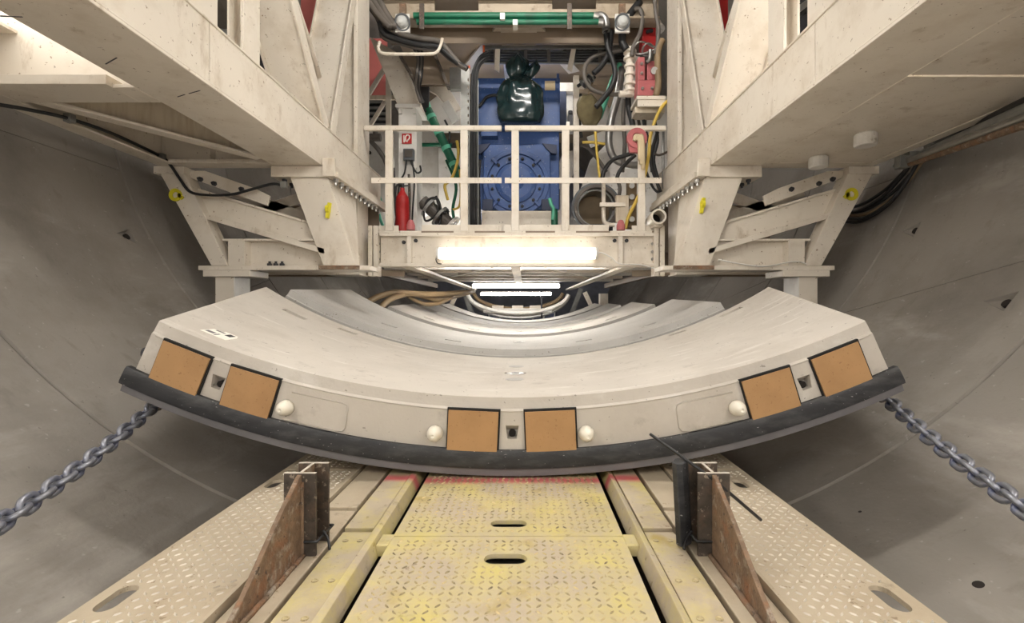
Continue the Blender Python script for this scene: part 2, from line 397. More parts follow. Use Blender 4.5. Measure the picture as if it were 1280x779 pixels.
for ph in (-19.2, 0, 19.1):                         # bolt pockets in the front face
    t, rd = seg_frame(ph); c = seg_pt(ph, SR + .125, YF)
    A = [c - t * .028 - rd * .036 - Vector((0, .03, 0)), c + t * .028 - rd * .036 - Vector((0, .03, 0)), c + t * .018 + rd * .034 - Vector((0, .03, 0)), c - t * .018 + rd * .034 - Vector((0, .03, 0))]
    B = [c - t * .022 + rd * .006 + Vector((0, .045, 0)), c + t * .022 + rd * .006 + Vector((0, .045, 0)), c + t * .016 + rd * .030 + Vector((0, .045, 0)), c - t * .016 + rd * .030 + Vector((0, .045, 0))]
    cuts.append(MB().hull(A, B))
def top_slot(px0, py0, px1, py1, dep=.045):
    """slanted pocket in the concave face between two pixels on it"""
    pts = []
    for px, py in ((px0, py0), (px1, py1)):
        dx, dz = (px - CX) / F, (CY - py) / F; ox, oz = CAMX - SX, CAMZ - SZ
        a = dx * dx + dz * dz; b = 2 * (ox * dx + oz * dz); c = ox * ox + oz * oz - SR * SR
        Y = (-b + math.sqrt(b * b - 4 * a * c)) / (2 * a); pts.append((math.degrees(math.atan2(ox + dx * Y, -(oz + dz * Y))), Y))
    return pts
for q in ((352, 387, 384, 400), (424, 410, 444, 419), (926, 384, 902, 397), (858, 413, 836, 420)):
    (p0, y0), (p1, y1) = top_slot(*q); pm, ym = (p0 + p1) / 2, (y0 + y1) / 2
    t, rd = seg_frame(pm); c = seg_pt(pm, SR, ym); e = Vector((0, 1, 0)); hl = max(.055, abs(p1 - p0) / 57.3 * SR / 2)
    A = [c - t * hl - e * .03 - rd * .03, c + t * hl - e * .03 - rd * .03, c + t * hl + e * .045 - rd * .03, c - t * hl + e * .045 - rd * .03]
    B = [c - t * hl * .9 - e * .02 + rd * .07, c + t * hl * .9 - e * .02 + rd * .07, c + t * hl * .9 + e * .035 + rd * .07, c - t * hl * .9 + e * .035 + rd * .07]
    cuts.append(MB().hull(A, B))
cuts.append(MB().lathe([(.058, -.03), (.058, .02)], seg_pt(0, SR, 2.5), (0, 0, -1), 20))
boolean_cut(body, cuts); soften(body)
for ph in (-19.2, 0, 19.1):
    c = seg_pt(ph, SR + .143, YF + .026); put('bolt_hole', MB().cyl(c, c + Vector((0, .02, 0)), .0135, 14), 'hole_dark', seg)
put('lifting_socket', MB().tubering(seg_pt(0, SR + .012, 2.5), seg_pt(0, SR + .0, 2.5) + Vector((0, 0, .001)), .046, .022, 24), 'steel', seg)
for yy in (2.78, 2.28):
    put('lifting_mark', MB().lathe([(.035, 0), (.045, .004)], seg_pt(0, SR, yy) - Vector((0, 0, .0025)), (0, 0, 1), 18), 'staged_concrete', seg)
prof = [(SR + .198, YF - .012), (SR + .198, YF + .01), (RO - .018, YF + .03), (RO - .018, YF - .014), (RO - .03, YF - .018), (SR + .21, YF - .017)]
soften(put('rubber_strip', arc_sweep(prof, lambda y: (-24.75, 24.75), 72, SX, SZ), 'rubber', seg))
prof = [(RO - .018, YF - .006), (RO - .018, YF + .06), (RO + .012, YF + .06), (RO + .012, YF - .002)]
soften(put('lower_strip', arc_sweep(prof, lambda y: (-24.6, 24.6), 72, SX, SZ), 'rubber_grey', seg))
for i, ph in enumerate((-21.65, -16.95, -2.5, 2.45, 16.7, 21.45)):
    t, rd = seg_frame(ph); c = seg_pt(ph, SR + (.131 if abs(ph) > 5 else .131), YF); e = Vector((0, 1, 0))
    def pad(w, h, d0, d1, sx=0., sz=0.):
        o = c + t * sx - rd * sz
        A = [o - t * w - rd * h + e * d0, o + t * w - rd * h + e * d0, o + t * w + rd * h + e * d0, o - t * w + rd * h + e * d0]
        return MB().hull(A, [p + e * (d1 - d0) for p in A])
    p = put('hardboard_pad', pad(.094, .079, -.014, .002), 'hardboard', seg)
    put('pad_border', pad(.1, .085, -.008, .003, .001, .003), 'border_black', p)  # dark frame drawn in place of a cut recess round the pad
dow = MB().lathe([(.030, 0), (.030, .008), (.026, .03), (.017, .05), (.008, .056), (.006, .056), (.005, .052)], (0, 0, 0), n=20); dow.smooth = True
dow_me = dow.mesh('dowel'); dow_me.materials.append(MATS['dowel_white'])
for ph in (-14.5, -4.9, 4.72, 14.4): inst('plastic_dowel', dow_me, seg, align(seg_pt(ph, SR + .146, YF), (0, -1, 0)))
for s in (-1, 1):                                     # raised panel outline beside the outer dowels
    pts = [seg_pt(s * a, SR + r, YF - .0005) for a, r in ((14.4, .085), (11.1, .082), (10.75, .088), (10.65, .10), (10.6, .175), (10.75, .187), (11.2, .193), (14.6, .193))]
    put('moulded_edge', MB().tube(pts, .003, 5, smooth=False), 'segment_concrete', seg)
pts = [seg_pt(a, SR + .052, YF - .001) for a in [-24 + 2 * i for i in range(25)]]
put('moulded_edge', MB().tube(pts, .0035, 5, smooth=False), 'segment_concrete', seg)
# adhesive label on the concave face near the end of the arc
t, rd = seg_frame(-21.6); c = seg_pt(-21.6, SR - .001, 1.98); e = Vector((0, 1, 0))
q = [c - t * .055 - e * .055, c + t * .055 - e * .055, c + t * .055 + e * .055, c - t * .055 + e * .055]
lab = put('adhesive_label', MB().hull(q, [p - rd * .0015 for p in q]), 'paper', seg)
for a, b, w, l in ((-.03, -.025, .018, .012), (.025, .02, .012, .02), (.0, -.03, .004, .018), (-.02, .025, .02, .006)):
    o = c + t * a + e * b - rd * .0016
    q = [o - t * w - e * l, o + t * w - e * l, o + t * w + e * l, o - t * w + e * l]
    put('print', MB().hull(q, [p - rd * .0006 for p in q]), 'black_ink' if a > .01 else 'rubber_grey', lab)

ec = seg_pt(-24.6, SR + .15, YF + .1)
put('end_eye', MB().tubering(ec, ec + Vector((-.045, 0, -.004)), .026, .014, 16), 'dark_panel', seg)
put('underside_bracket', MB().bar(W(262, 522, 1.95), W(285, 531, 1.95), .05, .03), 'cable_black', seg, .004)

def staged(yf, yb, hl0, hl1, hr0, hr1, label, dz=0., m='staged_concrete'):
    s = thing('precast_segment', label, 'concrete segment', (SX, yf, SZ + dz - RO), 'precast lining segments on the feeder')
    def lm(y):
        k = (y - yf) / (yb - yf); return -(hl0 + (hl1 - hl0) * k), hr0 + (hr1 - hr0) * k
    prof = [(SR, yf + .02), (SR, yb - .012), (SR + .012, yb), (RO, yb), (RO, yf), (SR + .048, yf), (SR + .044, yf + .008)]
    b = put('body', arc_sweep(prof, lm, 60, SX, SZ + dz), m, s)
    cuts = []
    for ph in (-18, -9, 9, 18):
        tt, rr = seg_frame(ph); cc = seg_pt(ph, SR, yf + .34) + Vector((0, 0, dz)); ee = Vector((0, 1, 0))
        A = [cc - tt * .07 - ee * .05 - rr * .03, cc + tt * .07 - ee * .05 - rr * .03, cc + tt * .07 + ee * .05 - rr * .03, cc - tt * .07 + ee * .05 - rr * .03]
        B = [cc - tt * .06 - ee * .03 + rr * .002, cc + tt * .06 - ee * .03 + rr * .002, cc + tt * .06 + ee * .04 + rr * .05, cc - tt * .06 + ee * .04 + rr * .05]
        cuts.append(MB().hull(A, B))
    boolean_cut(b, cuts); soften(b)
    prof = [(SR + .2, yf - .012), (SR + .2, yf + .01), (RO - .02, yf + .01), (RO - .02, yf - .014)]
    put('rubber_strip', arc_sweep(prof, lambda y: (-hl0 - .3, hr0 + .3), 60, SX, SZ + dz), 'rubber', s)
    put('lifting_socket', MB().tubering(seg_pt(0, SR, (yf + yb) / 2) + Vector((0, 0, dz)), seg_pt(0, SR, (yf + yb) / 2) + Vector((0, 0, dz + .004)), .05, .025, 20), 'steel', s)
    return s
staged(3.40, 4.86, 29.6, 31.5, 26.2, 28.0, 'grey curved concrete segment waiting directly behind the padded one', .044)
staged(4.98, 6.44, 24.6, 26, 25.4, 27, 'third curved concrete segment in the row, under the lit platform', .062)
staged(6.52, 7.98, 24.5, 26, 24.5, 26, 'fourth curved concrete segment of the row, second from the far end', .085)
staged(8.06, 9.52, 24.5, 26, 24.5, 26, 'last curved concrete segment of the row, farthest down the tunnel', .10)

# ------------------------------------------------------------------ feeder deck
DZ, DX = .53, .015
def slot_poly(cx, cy, w, h, n=8):
    if h > w: return [(cx - (v - cy), cy + (u - cx)) for u, v in slot_poly(cx, cy, h, w, n)]
    r = h / 2; out = []
    for i in range(n + 1): a = -math.pi / 2 + math.pi * i / n; out.append((cx + w / 2 - r + r * math.cos(a), cy + r * math.sin(a)))
    for i in range(n + 1): a = math.pi / 2 + math.pi * i / n; out.append((cx - w / 2 + r + r * math.cos(a), cy + r * math.sin(a)))
    return out
def plate(label, x0, x1, y0, y1, slots, m, treadm, pitch=.0225, group=None, z=DZ):
    p = thing('tread_plate', label, 'floor plate', ((x0 + x1) / 2, (y0 + y1) / 2, z - .012), group)
    b = put('plate', MB().box(x0, x1, y0, y1, z - .012, z), m, p)
    if slots: boolean_cut(b, [MB().prism_z(slot_poly(*s), z - .05, z + .05) for s in slots])
    mb = MB(); ny = int((y1 - y0 - .02) / pitch); nx = int((x1 - x0 - .02) / pitch)
    for j in range(ny):
        for i in range(nx):
            cx = x0 + .018 + (i + .5) * (x1 - x0 - .036) / nx; cy = y0 + .018 + (j + .5) * (y1 - y0 - .036) / ny
            if any(abs(cx - s[0]) < s[2] / 2 + .014 and abs(cy - s[1]) < s[3] / 2 + .014 for s in slots): continue
            a = math.radians(45 if (i + j) % 2 else -45) ; l, w, h = .0098, .0034, .003
            ca, sa = math.cos(a), math.sin(a)
            def P(u, v, zz): return (cx + u * ca - v * sa, cy + u * sa + v * ca, z + zz)
            mb.add([P(-l, 0, -.001), P(-l * .3, -w, -.001), P(l * .3, -w, -.001), P(l, 0, -.001), P(l * .3, w, -.001), P(-l * .3, w, -.001), P(-l * .55, 0, h), P(l * .55, 0, h)],
                   [(0, 1, 6), (1, 2, 7, 6), (2, 3, 7), (3, 4, 7), (4, 5, 6, 7), (5, 0, 6)])
    tr = put('tread_pattern', mb, treadm, p); tr['kind'] = 'stuff'
    return p
XI = .327                                            # half width of the centre plates
ys_seam = 1.365
plate('near yellow-sprayed tread plate with an oval slot, between the rails at the bottom edge', DX - XI, DX + XI, .35, ys_seam - .002, [(.012, 1.243, .112, .05)], 'deck_sprayed', 'tread_yellowed')
plate('far yellow-sprayed tread plate marked with a pink line, partly under the segment', DX - XI, DX + XI, ys_seam + .002, 3.2, [(.014, 1.446, .11, .045)], 'deck_sprayed', 'tread_yellowed')
for s, side in ((-1, 'left'), (1, 'right')):
    xa, xb = sorted((DX + s * .615, DX + s * .92))
    sx = W(150, 745, .6 * 0 + 600 * .65 / 360).x if s < 0 else W(1116, 751, 600 * .65 / 366).x
    sx2 = W(345, 603, 600 * .65 / 218).x if s < 0 else W(927, 606, 600 * .65 / 221).x
    plate('long cream tread plate with oval slots beside the %s tunnel wall' % side, xa, xb, .35, 1.93, [(sx, 1.075, .046, .10), (sx2, 1.775, .046, .085)], 'deck_paint', 'tread_worn', .0245)
    plate('short cream tread plate under the %s half of the front segment' % side, xa, xb, 1.936, 3.3, [], 'deck_paint', 'tread_worn', .0245)
    # feeder rail: ridge angle, flat strip in two lengths, base strip with grooves between
    r = thing('feeder_rail', 'cream steel rail with a raised ridge, %s of the yellow plates' % side, 'rail', (DX + s * .42, 1.8, DZ - .06))
    def X(a, b): return sorted((DX + s * a, DX + s * b))
    a, b = X(.352, .392); poly = [(a, DZ - .03), (b, DZ - .03), (b - (.006 if s > 0 else .016), DZ + .010), (a + (.016 if s > 0 else .006), DZ + .016)]
    put('ridge', MB().prism_y(poly, .35, 3.3), 'deck_sprayed', r, .002)
    a, b = X(.392, .478); f1 = put('flat_strip', MB().box(a, b, .35, 1.388, DZ - .03, DZ + .002), 'deck_sprayed', r, .002)
    put('flat_strip', MB().box(a, b, 1.40, 3.3, DZ - .03, DZ + .008), 'deck_sprayed', r, .002)
    a, b = X(.462, .478)
    put('splice_pad', MB().box(DX + s * .325, DX + s * .36, 1.31, 1.375, DZ - .03, DZ + .002), 'deck_sprayed', r, .003)
    for yy in (1.0, 1.14, 1.335, .86):
        for xx in (.412, .452):
            inst('screw', SCREW, r, align((DX + s * xx, yy, DZ + .002), (0, 0, 1)))
    bs = thing('base_strip', 'worn cream steel strip under the rusty stop, %s side of the feeder' % side, 'rail', (DX + s * .54, 1.8, DZ - .06))
    a, b = X(.496, .598)
    put('strip', MB().box(a, b, .35, 1.55, DZ - .04, DZ - .004), 'deck_paint', bs, .003)
    put('strip', MB().box(a, b, 1.556, 3.3, DZ - .04, DZ + .004), 'deck_paint', bs, .003)
    a, b = X(.604, .613); put('edge_lip', MB().box(a, b, .35, 1.93, DZ - .05, DZ + .014), 'deck_paint', bs)
    # longitudinal girders that carry the deck
    g = thing('feeder_girder', 'dark steel girder carrying the %s side of the feeder deck' % side, 'girder', (DX + s * .5, 1.8, .1))
    a, b = X(.40, .60); put('top_flange', MB().box(a, b, .35, 9.6, DZ - .085, DZ - .045), 'dark_steel', g)
    a, b = X(.47, .51); put('web', MB().box(a, b, .35, 9.6, .12, DZ - .085), 'dark_steel', g)
    a, b = X(.34, .62); put('bottom_flange', MB().box(a, b, .35, 9.6, .075, .12), 'dark_steel', g)
    for yy in (.8, 1.7, 2.6, 3.5, 4.6, 5.8, 7.0):
        a, b = X(.51, .9); put('cantilever', MB().hull([(DX + s * .51, yy, DZ - .085), (DX + s * .9, yy, DZ - .06), (DX + s * .9, yy, DZ - .03), (DX + s * .51, yy, DZ - .045)], [(DX + s * .51, yy + .02, DZ - .2), (DX + s * .9, yy + .02, DZ - .08), (DX + s * .9, yy + .02, DZ - .03), (DX + s * .51, yy + .02, DZ - .045)]), 'dark_steel', g)
    # saddle blocks carrying the row of segments
    for yy, nm in ((2.2, 'padded'), (2.95, 'padded'), (3.7, 'second'), (4.5, 'second'), (5.3, 'third'), (6.1, 'third'), (6.9, 'fourth'), (7.7, 'fourth'), (8.4, 'last'), (9.2, 'last')):
        zt = SZ - math.sqrt(RO ** 2 - (.42) ** 2) - {'padded': .012, 'second': -.03, 'third': -.05, 'fourth': -.07, 'last': -.085}[nm]
        put('saddle', MB().box(DX + s * .36, DX + s * .45, yy - .06, yy + .06, DZ + .004 if yy < 3.3 else DZ - .045, zt), 'rubber', g, .004)

# ------------------------------------------------------------------ rusty stops
for s, side in ((-1, 'left'), (1, 'right')):
    xc = DX + s * .545; zb = DZ - .004
    st = thing('stop_post', 'rusty H-section stop with a tapered gusset, %s of the yellow plates' % side, 'stop post', (xc, 1.25, zb))
    yn, yf2, ht = 1.262, 1.345, .218
    put('flange', MB().box(xc - .042, xc + .042, yn, yn + .009, zb, zb + ht), 'dark_steel', st, .001)
    put('flange', MB().box(xc - .042, xc + .042, yf2, yf2 + .009, zb, zb + ht), 'dark_steel', st, .001)
    put('web', MB().box(xc - .004, xc + .004, yn + .009, yf2, zb, zb + ht), 'rust', st, .001)
    for yy in (yn, yf2): put('cut_edge', MB().box(xc - .042, xc + .042, yy + .001, yy + .008, zb + ht, zb + ht + .0015), 'tread_worn', st)
    put('cut_edge', MB().box(xc - .0035, xc + .0035, yn + .009, yf2, zb + ht, zb + ht + .0015), 'tread_worn', st)
    gp = [(yn, zb + ht - .002), (yn - .014, zb + ht - .006), (1.142, zb + .146), (1.057, zb + .086), (.997, zb + .046), (.957, zb + .024), (.925, zb + .006), (.925, zb), (yn, zb)]
    put('gusset', MB().prism_x(gp, xc - .006, xc + .006), 'rust', st, .002)
    wb = MB(); random.seed(3 if s < 0 else 4)
    wp = [(xc + q * .011, 1.262 - .31 * i / 14, zb + .003 + random.uniform(-.001, .002)) for q in (1,) for i in range(15)]
    put('weld_bead', MB().tube(wp, .007, 6, 2), 'rust', st)
    put('weld_bead', MB().tube([(2 * xc - p[0], p[1], p[2]) for p in wp], .007, 6, 2), 'rust', st)
    wp = [(xc + .008, yn - .003, zb + ht * i / 10) for i in range(10)]
    put('weld_bead', MB().tube(wp, .005, 6, 2), 'rust', st)
    # cable tie around the foot
    tie = MB(); q = [(xc - .046, yn - .003), (xc + .046, yn - .003), (xc + .05, yf2 + .012), (xc - .05, yf2 + .012)]
    tie.tube([(a, b, zb + .04) for i, (a, b) in enumerate(q)], .004, 6, 1, smooth=False, closed=True)
    tie.tube([(xc - s * .046, 1.30, zb + .05), (xc - s * .065, 1.285, zb + .035), (xc - s * .08, 1.26, zb + .02)], .0035, 6)
    o = put('cable_tie', tie, 'cable_black'); o.data.polygons.foreach_set('use_smooth', [True] * len(o.data.polygons))
    tag(o, 'black plastic tie round the foot of the %s rusty stop' % side, 'cable tie')
# bent rubber pad leaning on the right-hand stop, and a loose rod
pad = MB(); xr = DX + .545 - .042
sec = [(xr - .058, 1.30), (xr - .05, 1.285), (xr - .032, 1.29), (xr - .014, 1.305), (xr - .004, 1.33), (xr - .004, 1.36), (xr - .02, 1.345), (xr - .04, 1.335)]
pad.hull([(x + .012, y, DZ + .008) for x, y in sec], [(x, y, DZ + .232) for x, y in sec])
tag(put('rubber_pad', pad, 'rubber', None, .003), 'black rubber pad leaning on the inner side of the right rusty stop', 'pad')
rod = MB().tube([W(813, 543, 1.42), W(862, 578, 1.30), W(897, 604, 1.262), W(951, 650, 1.30)], .0045, 8)
tag(put('thin_rod', rod, 'cable_black'), 'thin black rod resting across the top of the right rusty stop', 'rod')

# ------------------------------------------------------------------ chains
def stadium(L, Wd, r, n=7, tn=8):
    pts = []; c = L / 2 - Wd / 2
    for i in range(n + 1): a = -math.pi / 2 + math.pi * i / n; pts.append((0 + Wd / 2 * math.sin(a), 0, c + Wd / 2 * math.cos(a)))
    for i in range(n + 1): a = math.pi / 2 + math.pi * i / n; pts.append((Wd / 2 * math.sin(a), 0, -c + Wd / 2 * math.cos(a)))
    b = MB(); b.tube(pts, r, tn, smooth=False, closed=True); me = b.mesh('link'); me.materials.append(MATS['chain_steel']); return me
LINK = stadium(.064, .041, .0088)
def chain(label, A, B, extra):
    A, B = Vector(A), Vector(B); d = (B - A); end = A + d * (1 + extra); d = (end - A); Ln = d.length; d.normalize()
    step = .0462; n = int(Ln / step)
    t = thing('lashing_chain', label, 'chain', A)
    for i in range(n):
        f = i / n; sag = .035 * 4 * f * (1 - f)
        inst('link', LINK, t, align(A + d * (i * step) - Vector((0, 0, sag)), d, (math.pi / 2 if i % 2 else 0) + .5))
    return t, end
cl, e1 = chain('blue-grey steel chain running from the segment toward the lower left', W(196, 504, 2.0), W(0, 640, 1.24), .5)
cr, e2 = chain('blue-grey steel chain running from the segment toward the lower right', W(1104, 494, 2.0), W(1280, 620, 1.22), .5)
for nm, p, side in (('chain_lug', W(196, 504, 2.0), 'left'), ('chain_lug', W(1104, 494, 2.0), 'right')):
    tag(put(nm, MB().cyl(p + Vector((0, 0, -.02)), p + Vector((0, .1, .06)), .018, 12), 'dark_steel'), 'dark lug under the %s end of the front segment holding the chain' % side, 'lug')
# ------------------------------------------------------------------ luminaires
def luminaire(label, cx, y, z, L=1.56, axis='x', face=(0, -1, -.3), m='tube_white', r=.036, group='tubular lamps on the gantry'):
    """sealed tubular lamp: housing, glowing tube, end caps"""
    t = thing('tube_lamp', label, 'lamp', (cx, y, z), group)
    ax = Vector((1, 0, 0)) if axis == 'x' else Vector((0, 1, 0)); c = Vector((cx, y, z)); n = Vector(face).normalized()
    a, b = c - ax * (L / 2), c + ax * (L / 2)
    g = MB(); g.cyl(a, b, r, 16); g.smooth = False; soften(put('glowing_tube', g, m, t), 40)
    put('housing', MB().bar(a - n * (r * 1.02 + .012), b - n * (r * 1.02 + .012), .085, .022, up=n), 'white_paint', t, .003)
    for e, d in ((a, -1), (b, 1)): put('end_cap', MB().cyl(e, e + ax * (d * .022), r * 1.06, 16), 'white_paint', t)
    return t

# ------------------------------------------------------------------ gantry main beams
GZ0, GZ1, GXI, GXO, GXE = 2.30, 2.63, 1.525, 1.885, 2.82
def sx(s, a, b): return sorted((s * a, s * b))
BK = 3.80                                          # front of the leg brackets
for s, side in ((-1, 'left'), (1, 'right')):
    bm_ = thing('box_girder', 'long cream box girder of the gantry along the upper %s' % side, 'girder', (s * 1.7, 1.4, GZ0))
    a, b = sx(s, GXI + .012, GXO)
    def seg_of(y0, y1): put('girder_section', MB().box(a, b, y0, y1, GZ0 + .014, GZ1), 'cream', bm_, .004)
    seg_of(-2.5, 2.435); seg_of(2.441, 5.35)
    a2, b2 = sx(s, GXI, GXO + .03); put('bottom_flange', MB().box(a2, b2, -2.5, 5.35, GZ0, GZ0 + .014), 'cream', bm_, .003)
    wl = MB().tube([(s * (GXI + .008), -2 + .2 * i, GZ0 + .02) for i in range(37)], .006, 6, 1, smooth=False); put('weld_seam', wl, 'cream', bm_)
    a3, b3 = sx(s, GXI + .004, GXO); put('top_flange', MB().box(a3, b3, -2.5, 5.35, GZ1, GZ1 + .012), 'cream', bm_, .003)
    # ---- truss above the girder
    def post(y0, y1, lab, top=4.6):
        p = thing('truss_post', lab, 'post', (s * 1.7, (y0 + y1) / 2, GZ1 + .012))
        i0, i1 = sx(s, GXI + .01, GXI + .03); put('flange', MB().box(i0, i1, y0, y1, GZ1 + .012, top), 'cream', p, .003)
        i0, i1 = sx(s, GXI + .03, GXI + .09); put('web', MB().box(i0, i1, (y0 + y1) / 2 - .008, (y0 + y1) / 2 + .008, GZ1 + .012, top), 'cream', p)
        i0, i1 = sx(s, GXI + .09, GXI + .105); put('flange', MB().box(i0, i1, y0, y1, GZ1 + .012, top), 'cream', p, .003)
    post(2.73, 2.90, 'slim upright standing on the %s girder, middle of the truss' % side)
    post(2.26, 2.50, 'wide upright standing on the %s girder, nearest the camera' % side)
    def diag(p, q, th, lab):
        """member of the side truss in a vertical plane along the tunnel; p and q are (y, z)"""
        t = thing('truss_diagonal', lab, 'brace', (s * 1.7, p[0], p[1]))
        d = Vector((0, q[0] - p[0], q[1] - p[1])).normalized(); nrm = Vector((0, -d.z, d.y))
        def slab(xa, xb, n0, n1, m='cream'):
            A = []
            for base in (p, q):
                o = Vector((0, base[0], base[1]))
                A.append([o + nrm * n0 + Vector((xa, 0, 0)), o + nrm * n1 + Vector((xa, 0, 0)), o + nrm * n1 + Vector((xb, 0, 0)), o + nrm * n0 + Vector((xb, 0, 0))])
            return MB().hull(A[0], A[1])
        i0, i1 = sx(s, GXI + .012, GXI + .028); put('flange', slab(i0, i1, -th / 2, th / 2), 'cream', t, .003)
        i0, i1 = sx(s, GXI + .028, GXO - .03); put('web', slab(i0, i1, -th / 2 + .012, th / 2 - .03), 'cream', t)
        i0, i1 = sx(s, GXO - .03, GXO - .014); put('flange', slab(i0, i1, -th / 2, th / 2), 'cream', t, .003)
        return t, d
    diag((3.90, GZ1 + .012), (2.97, 3.76), .095, 'cream diagonal leaning toward the camera above the %s girder' % side)
    diag((4.02, GZ1 + .012), (4.58, 4.25), .095, 'cream diagonal leaning away to the column above the %s girder' % side)
    # small round strut between the diagonals
    stt = MB().tube([(s * (GXI + .12), 2.85, 4.05), (s * (GXI + .1), 3.35, 3.58), (s * (GXI + .16), 3.98, 3.27), (s * (GXI + .2), 4.18, 3.2)], .022, 10, smooth=False)
    tag(put('pipe_strut', stt, 'cream'), 'bent cream pipe strut between the diagonals of the %s truss' % side, 'pipe')
    # ---- column
    c = thing('column', 'tall cream steel column at the %s end of the railing' % side, 'column', (s * 1.72, 4.75, GZ1 + .012))
    i0, i1 = sx(s, 1.535, 1.575); put('flange', MB().box(i0, i1, 4.6, 4.95, GZ1 + .012, 4.7), 'cream', c, .004)
    i0, i1 = sx(s, 1.575, 1.86); put('web', MB().box(i0, i1, 4.64, 4.67, GZ1 + .012, 4.7), 'cream', c)
    i0, i1 = sx(s, 1.86, 1.9); put('flange', MB().box(i0, i1, 4.6, 4.95, GZ1 + .012, 4.7), 'cream', c, .004)
    i0, i1 = sx(s, 1.54, 1.86); put('lower_column', MB().box(i0, i1, 4.62, 4.93, 1.5, GZ0 - .002), 'cream', c, .004)
    # ---- leg bracket under the girder
    k = thing('leg_bracket', 'cream welded leg bracket with braces below the %s girder' % side, 'bracket', (s * 2.1, BK, CAMZ + .3))
    Zt, Zb = CAMZ + 1.03, CAMZ + .335
    X_ = lambda v: s * v
    i0, i1 = sx(s, 1.50, 1.93); put('cap_plate', MB().box(i0, i1, BK - .03, BK + .72, Zt, GZ0 - .002), 'cream', k, .004)
    front = [(1.79, Zt), (1.49, Zt), (1.27, Zb), (1.53, Zb)]
    A = [(X_(x), BK, z) for x, z in front]
    B = [(X_(1.79), BK + .62, Zt), (X_(1.49), BK + .62, Zt), (X_(1.275), BK + .09, Zb), (X_(1.53), BK + .09, Zb)]
    put('inner_leg', MB().hull(A, B), 'cream', k, .004)
    put('foot_plate', MB().box(*sx(s, 1.24, 1.56), BK - .02, BK + .14, Zb - .03, Zb), 'rust', k, .003)
    out = [(2.84, GZ0 - .012), (2.64, GZ0 - .012), (2.28, Zb), (2.41, Zb)]
    put('outer_leg', MB().prism_y([(X_(x), z) for x, z in out], BK - .01, BK + .12), 'cream', k, .004)
    put('outer_cap', MB().box(*sx(s, 2.62, 2.86), BK - .02, BK + .2, GZ0 - .012 - .05, GZ0 - .002), 'cream', k, .004)
    # inclined brace: web with a lower flange
    p0, p1 = (2.56, CAMZ + .80), (1.52, CAMZ + .49)
    def inc(off0, off1, ya, yb_):
        q = [(X_(p0[0]), p0[1] + off0), (X_(p1[0]), p1[1] + off0), (X_(p1[0]), p1[1] + off1), (X_(p0[0]), p0[1] + off1)]
        return MB().prism_y(q, ya, yb_)
    put('brace_web', inc(-.02, .14, BK + .07, BK + .085), 'cream', k)
    put('brace_flange', inc(-.065, -.02, BK + .0, BK + .16), 'cream', k, .003)
    put('brace_flange', inc(.14, .16, BK + .05, BK + .16), 'cream', k, .003)
    # bottom tie with flanges and stiffener
    put('tie_web', MB().box(*sx(s, 1.5, 2.3), BK + .10, BK + .12, Zb, Zb + .2), 'cream', k)
    put('tie_flange', MB().box(*sx(s, 1.16, 2.52), BK - .0, BK + .24, Zb - .035, Zb), 'cream', k, .003)
    put('tie_flange', MB().box(*sx(s, 1.5, 2.34), BK + .02, BK + .2, Zb + .2, Zb + .216), 'cream', k, .002)
    put('stiffener', MB().box(*sx(s, 2.16, 2.29), BK + .01, BK + .16, Zb, Zb + .2), 'cream', k, .003)
    # upper tie, gusset and rear cross bracing
    put('upper_plate', MB().prism_y([(X_(2.66), GZ0 - .06), (X_(2.0), GZ0 - .3), (X_(1.98), GZ0 - .22), (X_(2.1), GZ0 - .16), (X_(2.5), GZ0 - .02), (X_(2.66), GZ0 - .02)], BK + .05, BK + .07), 'cream', k, .002)
    for yy in (BK + .4, BK + .74):
        put('rear_brace', MB().bar((X_(2.45), yy, GZ0 - .35), (X_(1.6), yy, GZ0 - .05), .02, .09), 'cream', k)
        put('rear_brace', MB().bar((X_(2.5), yy, GZ0 - .1), (X_(1.6), yy, GZ0 - .42), .02, .09), 'cream', k)
        put('rear_tie', MB().box(*sx(s, 1.5, 2.55), yy, yy + .03, Zb - .02, Zb + .16), 'cream', k)
    put('rear_plate', MB().box(*sx(s, 1.5, 2.7), BK + 1.35, BK + 1.37, Zb, GZ0 - .02), 'brown_paint', k)
    for x, z in ((2.53, GZ0 - .09), (2.42, GZ0 - .125), (2.2, GZ0 - .17)): inst('bolt', BOLT_DARK, k, align((X_(x), BK + .05, z), (0, -1, 0)))
    put('bolted_lip', MB().box(*sx(s, 1.425, 1.5), BK - .03, BK + 1.35, Zt + .045, GZ0 - .002), 'cream', k, .003)
    put('lip_bar', MB().box(*sx(s, 1.405, 1.49), BK - .02, BK + 1.35, Zt - .0, Zt + .045), 'cream', k, .003)
    put('end_block', MB().box(*sx(s, 1.415, 1.515), BK - .055, BK - .03, Zt, GZ0 + .05), 'cream', k, .003)
    for i in range(11): inst('bolt', BOLT_BIG, k, align((X_(1.445), BK + .04 + .115 * i, Zt), (0, 0, -1)))
    for i in range(3): inst('bolt', BOLT_DARK, k, align((X_(1.86), BK + .05 + .12 * i, Zt), (0, 0, -1)))
    for x in (2.44, 2.38, 2.28, 2.21, 2.16): inst('bolt', BOLT_DARK if s < 0 else BOLT, k, align((X_(x), BK + .03, Zb - .035 if x > 2.35 else Zb - .035), (0, 0, -1)))
    if s < 0:
        for i in range(3): inst('spring_clip', BOLT_DARK, k, align((X_(1.98 - i * .05), BK + .05, Zb + .001), (0, 0, 1)))
    # support post standing on the lining
    xf0, xf1 = 2.39, 2.245
    zfl = TZ - math.sqrt(TR ** 2 - (2.39 + .05) ** 2) + .06
    sp = thing('support_post', 'short cream post with bolted head plate standing behind the %s end of the front segment' % side, 'post', (s * 2.32, BK + .1, zfl))
